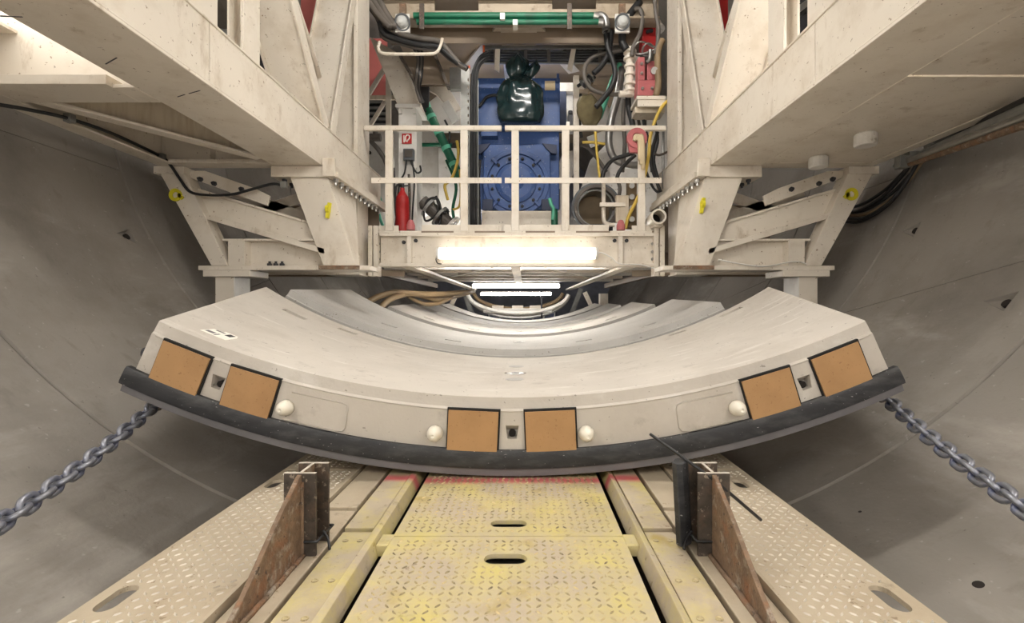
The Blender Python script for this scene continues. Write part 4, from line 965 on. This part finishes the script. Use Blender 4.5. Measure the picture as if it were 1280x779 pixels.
put('hose', PT([(503, 232), (496, 232), (494, 245), (495, 268), (498, 280)], 5.52, .012, 6), 'cable_black', fe)
ch = thing('dark_trough', 'dark steel trough with cables hanging above the green cylinder', 'trough', W(527, 105, 5.6))
put('trough_bottom', Q([(497, 67), (545, 67), (561, 105), (519, 105)], 5.7, .02), 'brown_paint', ch)
put('trough_wall', Q([(497, 67), (501, 67), (523, 105), (519, 105)], 5.55, .16), 'dark_steel', ch)
put('trough_wall', Q([(541, 67), (545, 67), (561, 105), (557, 105)], 5.55, .16), 'dark_steel', ch)
for i in range(4): put('hanging_cable', PT([(516 + 3 * i, 58), (522 + 2 * i, 72), (521 + 2 * i, 92), (520 + 1.5 * i, 108), (523 + i, 120), (526 + i, 128)], 5.5 + .015 * i, .018, 6), 'cable_black' if i % 2 else 'hose_grey', ch)
hc = thing('hydraulic_cylinder', 'inclined green hydraulic cylinder left of the cable riser', 'cylinder', W(552, 170, 6.2))
put('clevis_plate', R(524, 108, 536, 140, 6.15, .05), 'dark_panel', hc, .004)
put('rod', MB().cyl(W(528, 114, 6.2), W(536, 140, 6.2), .05, 14), 'mint_paint', hc)
put('barrel', MB().cyl(W(535, 137, 6.2), W(577, 226, 6.2), .055, 18), 'green_paint', hc)
for f in (.08, .3, .52, .74): 
    a, b = W(535, 137, 6.2), W(577, 226, 6.2); put('sleeve', MB().cyl(a.lerp(b, f), a.lerp(b, f + .05), .061, 18), 'mint_paint', hc)
for pts, Y, m, r, nm, lb in (
    ([(571, 176), (573, 190), (571, 205), (566, 220), (561, 227), (556, 232), (558, 243), (560, 250)], 5.9, 'yellow_hose', .018, 'hose', 'yellow hose hanging beside the green cylinder'),
    ([(575, 212), (576, 240), (574, 258), (566, 262)], 5.95, 'yellow_hose', .014, 'hose', 'short yellow hose near the cable riser foot'),
    ([(545, 245), (548, 258), (544, 270), (532, 276), (530, 262), (535, 250), (546, 248), (551, 262), (549, 285)], 5.9, 'cable_black', .014, 'hose', 'looped black hose near the grey valve'),
    ([(520, 181), (565, 181)], 7.2, 'green_paint', .03, 'service_pipe', 'horizontal green pipe behind the green cylinder'),
    ([(525, 240), (525, 290)], 6.6, 'green_paint', .02, 'service_pipe', 'short upright green pipe beside the white column'),
    ([(558, 200), (570, 232), (566, 262), (570, 285)], 6.3, 'green_paint', .02, 'hose', 'thin green hose below the green cylinder'),
    ([(462, 175), (475, 190), (484, 210), (486, 250), (489, 285)], 6.3, 'hose_grey', .03, 'hose', 'grey hose behind the first railing post'),
    ([(494, 285), (496, 262), (493, 240), (492, 210)], 6.0, 'cable_black', .014, 'hose', 'black hose left of the fire extinguisher'),
    ([(511, 218), (512, 250), (510, 290)], 5.65, 'dark_steel', .016, 'service_pipe', 'dark upright pipe against the white column')):
    tag(put(nm, PT(pts, Y, r, 8), m), lb, 'hose' if nm == 'hose' else 'pipe')
for rect, Y, d, m, lb in (((523, 150, 548, 300, ), 7.6, .2, 'white_paint', 'tall white machine panel behind the green cylinder'), ((548, 185, 575, 300), 7.3, .3, 'white_paint', 'lower white machine panel left of the cable riser'), ((455, 160, 500, 300), 7.9, .1, 'white_paint', 'white panel glimpsed behind the first railing post'), ((562, 84, 577, 111), 6.4, .1, 'galvanised', 'small perforated box beside the cable riser')):
    tag(put('machine_panel', R(*rect, Y, d), m, None, .006), lb, 'panel')  # flat panels filling the background between the machines
tag(put('machine_cover', Q([(528, 134), (548, 118), (576, 112), (576, 160), (545, 160)], 7.0, .2), 'white_paint', None, .006), 'slanting white machine cover above the green cylinder', 'cover')
tag(put('machine_cover', Q([(528, 108), (560, 108), (576, 135), (568, 140), (545, 118)], 6.7, .05), 'cream', None, .004), 'cream slanting bracket plate beneath the dark trough', 'plate')
diagbar('cover_arm', (556, 128), (570, 152), 6.6, .12, 'white_paint', 'white sloping arm right of the green cylinder', 'arm')
gv = thing('gate_valve', 'grey bolted pipe valve lying behind the toe board', 'valve', W(545, 285, 5.9))
a, b = W(528, 252, 6.0), W(566, 284, 6.0)
put('valve_body', MB().cyl(a, b, .085, 18), 'hose_grey', gv)
for f in (.2, .55, .92): put('valve_flange', MB().cyl(a.lerp(b, f), a.lerp(b, f + .07), .14, 20), 'galvanised' if f < .9 else 'white_paint', gv)
dax = (b - a).normalized(); n1 = dax.orthogonal().normalized(); n2 = dax.cross(n1)
for i in range(8):
    t = 2 * math.pi * i / 8; inst('bolt', BOLT_DARK, gv, align(a.lerp(b, .62) + (n1 * math.cos(t) + n2 * math.sin(t)) * .115, dax))

# ------------------------------------------------------------------ machines right of the motor
tag(put('slim_post', R(717, 94, 724, 291, 5.9, .07), 'cream', None, .004), 'slim cream upright post right of the blue motor', 'post')
for rect, Y, d, m, lb in (((699, 103, 719, 114), 6.8, .2, 'white_paint', 'white crosspiece beside the top of the motor'), ((708, 114, 719, 165), 6.9, .1, 'white_paint', 'white upright panel beside the motor'), ((698, 114, 708, 160), 6.5, .2, 'navy', 'dark blue cabinet edge right of the motor'), ((724, 80, 760, 160), 7.8, .1, 'white_paint', 'white panel behind the olive sack'), ((760, 70, 800, 300), 7.9, .1, 'white_paint', 'white panel behind the hoses on the right'), ((800, 120, 840, 300), 7.7, .1, 'white_paint', 'white panel glimpsed beside the right column'), ((690, 236, 700, 262), 6.3, .15, 'hose_grey', 'small grey box at the lower right of the motor')):
    tag(put('machine_panel', R(*rect, Y, d), m, None, .006), lb, 'panel')  # background panels behind the motor and hoses
tag(put('machine_cover', Q([(700, 290), (712, 232), (722, 200), (716, 188), (704, 190), (693, 215), (693, 290)], 6.9, .1), 'cream', None, .004), 'cream sloping cover right of the motor foot', 'cover')
tag(put('machine_cover', Q([(725, 240), (738, 200), (760, 178), (764, 240), (750, 262)], 6.6, .15), 'white_paint', None, .004), 'white tapered hopper above the round duct', 'cover')
diagbar('cover_arm', (736, 178), (764, 168), 6.9, .16, 'white_paint', 'white sloping arm behind the yellow pole', 'arm')
hoses = (
    ([(790, 60), (775, 63), (758, 66), (742, 71), (732, 82), (731, 98), (738, 110), (750, 116), (764, 118), (775, 118)], 5.35, 'hose_grey', .024, 'looped grey hose right of the cable tray'),
    ([(757, 33), (758, 45), (760, 60), (766, 76), (769, 92), (765, 108), (755, 122), (745, 134)], 5.2, 'cable_black', .03, 'black hose dropping from the upper green pipe'),
    ([(764, 38), (763, 52), (760, 68), (752, 82), (742, 92)], 5.25, 'cable_black', .03, 'black hose dropping from the lower green pipe'),
    ([(800, 2), (786, 20), (779, 36), (778, 52), (783, 62)], 5.15, 'cable_black', .04, 'thick black hose by the right bulkhead lamp'),
    ([(793, 12), (800, 12), (803, 24), (800, 42), (792, 58), (790, 70)], 5.1, 'hose_grey', .025, 'bent grey hose above the valve stack'),
    ([(818, -5), (820, 18), (823, 34), (822, 55), (818, 68)], 5.0, 'hose_grey', .022, 'grey hose along the right column top'),
    ([(828, 50), (823, 62), (822, 80), (823, 105), (820, 120)], 5.0, 'hose_brown', .035, 'brown corrugated hose beside the pink valves'),
    ([(775, 80), (766, 100), (758, 122), (749, 147)], 5.9, 'mint_paint', .035, 'pale green pipe slanting behind the hoses'),
    ([(778, 85), (772, 120), (764, 150), (761, 178), (768, 198), (785, 206), (806, 206)], 5.8, 'steel', .045, 'thick bright pipe curving behind the railing'),
    ([(785, 120), (786, 135), (790, 152), (792, 165)], 5.3, 'cable_black', .032, 'black hose below the valve stack'),
    ([(780, 125), (779, 150), (781, 180), (778, 215)], 5.7, 'hose_grey', .025, 'upright grey hose behind the pink hook'),
    ([(752, 226), (756, 212), (766, 200), (780, 195), (792, 191)], 5.0, 'cable_black', .022, 'black hose arching to the pink hook'),
    ([(770, 228), (774, 215), (784, 203), (794, 194)], 5.0, 'cable_black', .02, 'second black hose arching to the pink hook'),
    ([(840, 122), (828, 133), (820, 148), (813, 170), (810, 200), (800, 240), (786, 270), (782, 286)], 4.98, 'yellow_hose', .018, 'long yellow hose hanging beside the right column'),
    ([(744, 162), (746, 190), (750, 224)], 5.2, 'yellow_hose', .014, 'thin yellow pole behind the right railing'),
    ([(728, 178), (742, 178), (756, 180), (760, 176)], 5.9, 'yellow_hose', .018, 'short yellow hose under the olive sack'),
    ([(822, 165), (816, 185), (814, 205), (820, 225), (826, 240)], 5.05, 'cable_black', .018, 'black cable nearest the right column'),
    ([(818, 150), (822, 175), (817, 200), (824, 228)], 5.15, 'cable_black', .018, 'black cable behind the yellow hose'),
    ([(804, 143), (806, 160), (813, 185), (815, 215)], 5.3, 'cable_black', .018, 'black cable beside the pink hook'),
    ([(725, 180), (735, 185), (748, 200), (758, 215)], 6.1, 'hose_grey', .025, 'grey hose under the olive sack'),
    ([(722, 108), (728, 104), (738, 100), (744, 96)], 5.8, 'cable_black', .02, 'small black hose at the top of the slim post'))
for pts, Y, m, r, lb in hoses: tag(put('hose' if 'pipe' not in lb and 'pole' not in lb else ('pole' if 'pole' in lb else 'service_pipe'), PT(pts, Y, r, 8), m), lb, 'hose' if 'hose' in lb or 'cable' in lb else ('pole' if 'pole' in lb else 'pipe'))
el = thing('pipe_elbow', 'bright metal elbow joining the green pipes to the hoses', 'pipe fitting', W(756, 26, 5.05))
put('elbow', PT([(746, 19.5), (752, 19), (757, 24), (758, 34)], 5.05, .034, 12), 'steel', el)
for py in (30, 34, 38): put('hose_clip', MB().tubering(W(757.5, py, 5.15), W(757.8, py + 1.6, 5.15), .045, .03, 16), 'steel', el)
vs_ = thing('valve_stack', 'cream upright valve stack with flanges above the railing right of centre', 'valve', W(787, 122, 5.2))
put('stack_pipe', MB().cyl(W(788, 60, 5.2), W(786, 120, 5.2), .045, 16), 'cream', vs_)
for py in (64, 72, 82, 92, 104, 112): put('stack_flange', MB().cyl(W(787.5, py, 5.2), W(787.4, py + 3, 5.2), .062 if py % 8 else .07, 16), 'cream', vs_)
put('side_branch', MB().cyl(W(774, 117.5, 5.2), W(797, 117.5, 5.2), .035, 12), 'cream', vs_)
pv = thing('pink_valve_block', 'pink painted valve block on the cream shelf by the right column', 'valve', W(808, 124, 5.0))
put('block', R(797, 100, 822, 119, 5.02, .16), 'pink_paint', pv, .006)
put('block', R(797.5, 71, 806, 100, 5.04, .12), 'pink_paint', pv, .006)
put('block', R(809, 76, 819, 100, 5.08, .12), 'pink_paint', pv, .006)
for px, py in ((803, 111), (815, 111), (802, 80), (802, 92)): inst('bolt', BOLT, pv, align(W(px, py, 5.02 if py > 100 else 5.04), (0, -1, 0)))
put('nozzle', MB().cyl(W(817, 88, 5.08), W(818, 88, 4.98), .035, 12), 'steel', pv)
sh = thing('wall_shelf', 'cream steel shelf bracket fixed to the right column', 'shelf', W(815, 140, 5.0))
put('shelf_top', R(796, 119.5, 832, 124, 4.98, .3), 'cream', sh, .004)
put('shelf_front', R(797, 124, 832, 133, 4.99, .02), 'cream', sh, .003)
put('shelf_lower', R(794, 133, 831, 141, 5.1, .2), 'cream_stained', sh, .004)
rb = thing('red_box', 'red control box near the top of the right column', 'control box', W(811, 58, 5.3))
put('case', R(803, 33, 820, 57, 5.3, .15), 'red_paint', rb, .006)
put('lever', MB().bar(W(808, 40, 5.28), W(816, 38, 5.28), .03, .03), 'dark_panel', rb)
tag(put('lamp_cone', MB().lathe([(.02, 0), (.03, .05), (.14, .24), (.14, .25)], W(815, 10, 5.4), (0, 0, -1), 20), 'white_paint'), 'white cone shade above the red control box', 'lamp shade')
for i, (px, py, rx) in enumerate(((808, 60, .13), (815, 62, .1))):
    pts = [W(px, py, 5.1) + Vector((rx * math.cos(t), .05 * math.sin(2 * t), .05 * math.sin(t))) for t in [2 * math.pi * k / 14 for k in range(14)]]
    tag(put('coiled_wire', MB().tube(pts, .009, 6, 2, closed=True), 'steel'), ('outer' if i == 0 else 'inner') + ' bright coil of wire under the red control box', 'wire')
hk = thing('lifting_hook', 'pink hook clamp hung on the right railing post', 'hook', W(797, 190, 4.7))
hkc = W(796, 173, 4.7)
put('hook_ring', MB().tubering(hkc + Vector((0, -.02, 0)), hkc + Vector((0, .03, 0)), .10, .045, 24), 'pink_paint', hk, .006)
put('hook_body', Q([(784, 172), (796, 166), (808, 172), (806, 188), (800, 191), (787, 190)], 4.7, .045), 'pink_paint', hk, .008)
for i in range(3): put('strap', PT([(793 + 3 * i, 176), (795 + 3 * i, 170), (799 + 2 * i, 176), (800 + 2 * i, 200 + 6 * i)], 4.67, .02, 8), 'cardboard', hk)
sk = thing('olive_sack', 'drooping olive cloth sack hung right of the slim post', 'sack', W(736, 155, 5.7))
skm = MB(); c = W(736, 140, 5.75); vs2 = []; n, m = 20, 12
for j in range(m + 1):
    v = j / m; rr = .04 + .105 * math.sin(math.pi * (.12 + .8 * v)) 
    for i in range(n):
        a = 2 * math.pi * i / n; f = 1 + .18 * math.sin(5 * a + 4 * v); vs2.append(c + Vector((rr * math.cos(a) * f + .04 * (v - .5), .6 * rr * math.sin(a) * f, .19 - .36 * v)))
skm.add(vs2, [(j * n + i, j * n + (i + 1) % n, (j + 1) * n + (i + 1) % n, (j + 1) * n + i) for j in range(m) for i in range(n)] + [tuple(range(n - 1, -1, -1)), tuple(range(m * n, m * n + n))]); skm.smooth = True
put('sack_cloth', skm, 'olive_cloth', sk)
put('sack_cord', PT([(735, 120), (737, 112), (741, 102)], 5.75, .01, 6), 'hose_brown', sk)
dr = thing('round_duct', 'grey round duct with an open dark mouth behind the right railing', 'duct', W(746, 290, 5.6))
dc = W(745.5, 259, 5.55)
put('duct_shell', MB().tubering(dc, dc + Vector((0, .9, 0)), .285, .262, 40), 'grey_plastic', dr)
put('duct_rim', MB().tubering(dc - Vector((0, .02, 0)), dc + Vector((0, .02, 0)), .262, .222, 40), 'hose_grey', dr, .004)
put('duct_inner', MB().tubering(dc + Vector((0, .05, 0)), dc + Vector((0, .3, 0)), .222, .2, 40), 'galvanised', dr)
put('duct_back', MB().cyl(dc + Vector((0, .3, 0)), dc + Vector((0, .32, 0)), .23, 32), 'hose_brown', dr)
put('duct_cradle', R(726, 280, 766, 303, 5.6, .6), 'dark_panel', dr, .005)
cp = thing('pipe_fixture', 'cream bent pipe with a bracket plate in front of the round duct', 'pipe', W(756, 288, 5.1))
put('bent_pipe', PT([(754, 220), (754.5, 240), (754.5, 268), (756, 278), (763, 281), (768, 281)], 5.1, .022, 8), 'cream', cp)
put('bracket_plate', R(750, 253, 782, 258, 5.05, .03), 'cream', cp, .003)
put('bracket_block', R(770, 244, 786, 278, 5.12, .06), 'cream_stained', cp, .004)
put('valve_block', R(785, 226, 796, 285, 5.2, .1), 'hose_brown', cp, .004)
for py in (232, 246, 260, 274): put('fitting', MB().cyl(W(790, py, 5.2), W(790, py, 5.1), .03, 10), 'steel', cp)
ps = thing('pipe_stub', 'short open cream pipe end at the foot of the right column', 'pipe', W(824, 281, 4.62))
p0 = W(823.5, 270.5, 4.6)
put('stub', MB().tubering(p0, p0 + Vector((.02, .3, 0)), .074, .056, 28), 'cream', ps)
put('stub_back', MB().cyl(p0 + Vector((.01, .2, 0)), p0 + Vector((.012, .22, 0)), .057, 20), 'hole_dark', ps)
put('stub_saddle', R(818, 278, 829, 283, 4.66, .2), 'cream', ps)
vh = thing('valve_lever', 'green tap with a mint lever beside the motor foot', 'tap', W(692, 282, 5.7))
put('lever', PT([(687, 248), (689, 256), (692, 262), (691, 275)], 5.6, .022, 8), 'mint_paint', vh)
put('tap_body', MB().cyl(W(693, 262, 5.62), W(693, 282, 5.62), .04, 12), 'green_paint', vh)
jb = thing('junction_cluster', 'dark control fitting on top of the railing by the motor', 'fitting', W(713, 158, 5.2))
put('fitting_body', R(710, 143, 716, 156, 5.2, .06), 'dark_panel', jb, .004)
put('fitting_cap', R(708, 152, 712, 158, 5.18, .05), 'paper', jb)
put('fitting_knob', MB().cyl(W(713, 143, 5.22), W(713, 139, 5.22), .025, 10), 'dark_panel', jb)

for pts, Y, m, r, nm, lb in (
    ([(806, 140), (806, 200), (804, 255)], 5.7, 'hose_grey', .022, 'service_pipe', 'grey upright pipe behind the pink hook post'),
    ([(829, 160), (829, 236)], 5.1, 'steel', .014, 'service_pipe', 'thin bright upright pipe against the right column'),
    ([(813, 62), (812, 74), (808, 78)], 5.05, 'steel', .02, 'service_pipe', 'short bright connector above the pink valve block'),
    ([(834, 190), (824, 194), (818, 192)], 4.95, 'dark_steel', .012, 'service_pipe', 'small dark cable bracket rod on the right column'),
    ([(725, 118), (728, 130), (724, 150), (727, 172)], 5.95, 'cable_black', .02, 'hose', 'black hose running down beside the slim post'),
    ([(765, 262), (772, 250), (775, 236), (772, 226)], 5.3, 'hose_grey', .02, 'hose', 'short grey hose above the bracket block'),
    ([(808, 215), (815, 232), (822, 240), (828, 236)], 5.2, 'cable_black', .014, 'hose', 'small black loop low beside the right column'),
    ([(798, 150), (802, 175), (800, 205), (806, 240)], 5.5, 'hose_grey', .018, 'hose', 'thin grey hose behind the pink hook'),
    ([(600, 290), (598, 230), (600, 200)], 5.75, 'cable_black', .02, 'hose', 'black lead at the left foot of the motor'),
    ([(556, 150), (562, 165), (560, 182)], 6.4, 'cable_black', .014, 'hose', 'short black lead over the sloping white arm'),
    ([(470, 238), (476, 252), (474, 268), (480, 286)], 6.4, 'mint_paint', .02, 'hose', 'pale green hose low behind the first railing post')):
    tag(put(nm, PT(pts, Y, r, 8), m), lb, 'hose' if nm == 'hose' else 'pipe')
dk = thing('drilled_disc', 'white drilled disc behind the first railing post', 'disc', W(470, 215, 6.8))
d0 = W(470, 205, 6.8)
put('disc_plate', MB().cyl(d0, d0 + Vector((.02, .06, 0)), .27, 28), 'white_paint', dk, .004)
for i in range(6): put('disc_hole', MB().cyl(d0 + Vector((.19 * math.cos(i * 1.05), -.003, .19 * math.sin(i * 1.05))), d0 + Vector((.19 * math.cos(i * 1.05), .02, .19 * math.sin(i * 1.05))), .026, 10), 'hole_dark', dk)
sv = thing('small_valve', 'dark small valve above the drilled disc', 'valve', W(468, 180, 6.3))
put('valve_body', MB().cyl(W(462, 172, 6.3), W(476, 172, 6.3), .05, 12), 'hose_grey', sv)
put('valve_neck', MB().cyl(W(469, 172, 6.3), W(469, 160, 6.3), .03, 10), 'hose_grey', sv)
cpl = thing('hose_coupling', 'dark hose coupling hanging above the olive sack', 'coupling', W(733, 112, 5.7))
put('coupling_body', MB().cyl(W(729, 106, 5.7), W(738, 98, 5.7), .045, 12), 'dark_panel', cpl)
for f in (0, .5, 1): 
    q_ = W(729, 106, 5.7).lerp(W(738, 98, 5.7), f); put('coupling_ring', MB().cyl(q_, q_ + Vector((.012, 0, .012)), .058, 12), 'galvanised', cpl)

# ------------------------------------------------------------------ seen through the side trusses
gc = thing('thrust_cylinder', 'grey cylinder with a drilled flange behind the left truss', 'cylinder', W(288, 45, 3.9))
a, b = W(300, 60, 4.05), W(262, -25, 3.5)
put('barrel', MB().cyl(a, b, .13, 24), 'hose_grey', gc)
put('flange', MB().cyl(a.lerp(b, .42), a.lerp(b, .5), .2, 28), 'galvanised', gc)
for py, nm in ((4, 'upper'), (14, 'lower')): tag(put('green_pipe', MB().cyl(W(275, py, 3.75), W(330, py + 52, 4.0), .02, 10), 'green_paint'), '%s thin green pipe behind the left truss' % nm, 'pipe')
tag(put('dark_backing', R(225, -40, 345, 110, 4.3, .02), 'dark_panel'), 'dark machine panel behind the left truss uprights', 'panel')  # thin dark sheet filling the opening behind the truss
tag(put('dark_backing', R(965, -40, 1040, 110, 4.3, .02), 'dark_panel'), 'dark machine panel behind the right truss uprights', 'panel')
tag(put('hose', PT([(980, 52), (985, 30), (1000, 12), (1015, 10)], 4.0, .05, 10), 'cable_black'), 'thick black hose behind the right truss', 'hose')
tag(put('service_pipe', PT([(975, 30), (1020, -5)], 3.9, .025, 10), 'steel'), 'bright pipe behind the right truss', 'pipe')
tag(put('red_panel', R(886, -20, 910, 52, 5.0, .02), 'red_paint'), 'red panel glimpsed through the right truss', 'panel')  # thin red panel only, no cabinet body
tag(put('pink_board', R(376, -20, 400, 62, 5.0, .02), 'pink_sheet'), 'pale pink panel glimpsed through the left truss', 'panel')

# ------------------------------------------------------------------ under the platform and far down the tunnel
for i, pts in enumerate(([(452, 384, 5.0), (470, 372, 5.2), (495, 366, 5.5), (540, 368, 6.0), (590, 365, 7.0)], [(474, 388, 5.0), (488, 374, 5.3), (515, 367, 5.8), (545, 374, 6.2), (570, 370, 6.8), (592, 364, 7.4)], [(510, 370, 5.8), (530, 380, 6.0), (552, 378, 6.3), (575, 366, 6.9)])):
    tag(put('hose', PT(pts, 5.5, .035 if i < 2 else .025, 8), 'hose_brown'), ('outer', 'inner', 'thin')[i] + ' brown hose slung under the left side of the platform', 'hose')
for i, (yy, r, top, dp, m) in enumerate(((9.7, 1.02, .30, .40, 'white_paint'), (10.2, .95, .34, .36, 'hose_brown'), (10.7, 1.12, .30, .46, 'white_paint'), (11.6, 1.2, .32, .56, 'galvanised'))):
    pts = [(-.06 + r * math.sin(t), yy, CAMZ + top - dp * math.cos(t)) for t in [-1.5 + .25 * k for k in range(13)]]
    tag(put('hose', MB().tube(pts, .04, 8, 2), m), ('nearest white', 'brown', 'second white', 'farthest grey')[i] + ' curved hose festoon under the far lamps', 'hose')
fb = thing('hanging_box', 'white equipment tray hanging among the far hose festoons', 'tray', W(648, 391, 10.0))
put('tray_body', R(604, 385.5, 690, 391, 10.0, .3), 'white_paint', fb, .01)
put('tray_strap', R(676, 364, 678, 404, 9.95, .03), 'dark_panel', fb)
for px in (615, 640, 662): put('tray_item', R(px, 382, px + 14, 386, 10.05, .15), 'cream', fb, .005)
eq = thing('far_machine', 'dark equipment frame at the far end of the tunnel', 'machine', (0, 13.2, 1.0))
put('frame_box', MB().box(-.95, .95, 13.2, 13.8, .75, 1.12), 'navy', eq, .01)
for i in range(7): put('frame_bar', MB().box(-.9 + .3 * i - .02, -.9 + .3 * i + .02, 13.12, 13.2, .7, 1.2), 'galvanised', eq)
put('frame_bar', MB().box(-1, 1, 13.1, 13.2, 1.1, 1.16), 'white_paint', eq)
for s in (-1, 1): put('side_stand', MB().bar((s * 1.15, 13, .5), (s * 1.6, 13, 1.7), .12, .12), 'galvanised', eq)
for s, nm in ((-1, 'left'), (1, 'right')):
    t = thing('gantry_leg', 'distant %s gantry leg beyond the staged segments' % nm, 'leg', (s * 1.68, 9.8, .53))
    put('upright', MB().box(*sx(s, 1.6, 1.76), 9.7, 9.9, .53, ZB - .13), 'cream', t)
    put('knee_brace', MB().bar((s * 1.3, 9.8, ZB - .1), (s * 1.65, 9.8, .75), .08, .08), 'cream', t)
# more lamps, added out of view to light the machine space and the tunnel ahead
luminaire('tube lamp under the gantry roof, hidden by the cable tray', .1, 6.2, RZ - .03, 1.1, 'x', (0, 0, -1), 'tube_bright', group='tube lamps under the roof')
luminaire('unseen lamp added on the platform floor to light the left machines', -1.0, 7.0, CAMZ + .84, .9, 'x', (0, 0, 1), 'tube_bright', group='added lamps on the platform floor')  # added behind the toe board to light the panels at the back
luminaire('unseen lamp added on the platform floor to light the right machines', 1.0, 7.0, CAMZ + .84, .9, 'x', (0, 0, 1), 'tube_bright', group='added lamps on the platform floor')  # matching added lamp for the other side, also hidden
luminaire('unseen tube lamp added under the near roof to brighten the segment top', 0, 3.4, RZ + .35, 1.56, 'x', (0, .2, -1), 'tube_strong', group='tube lamps under the roof')  # added overhead and kept strong for a brighter segment top
luminaire('unseen tube lamp added behind the platform front beam to light the staged segments', 0, 5.5, CAMZ + .52, 1.56, 'x', (0, 0, -1), 'tube_bright', group='tube lamps across the gantry')  # hidden extra lamp, added because the segments under the platform lay dark
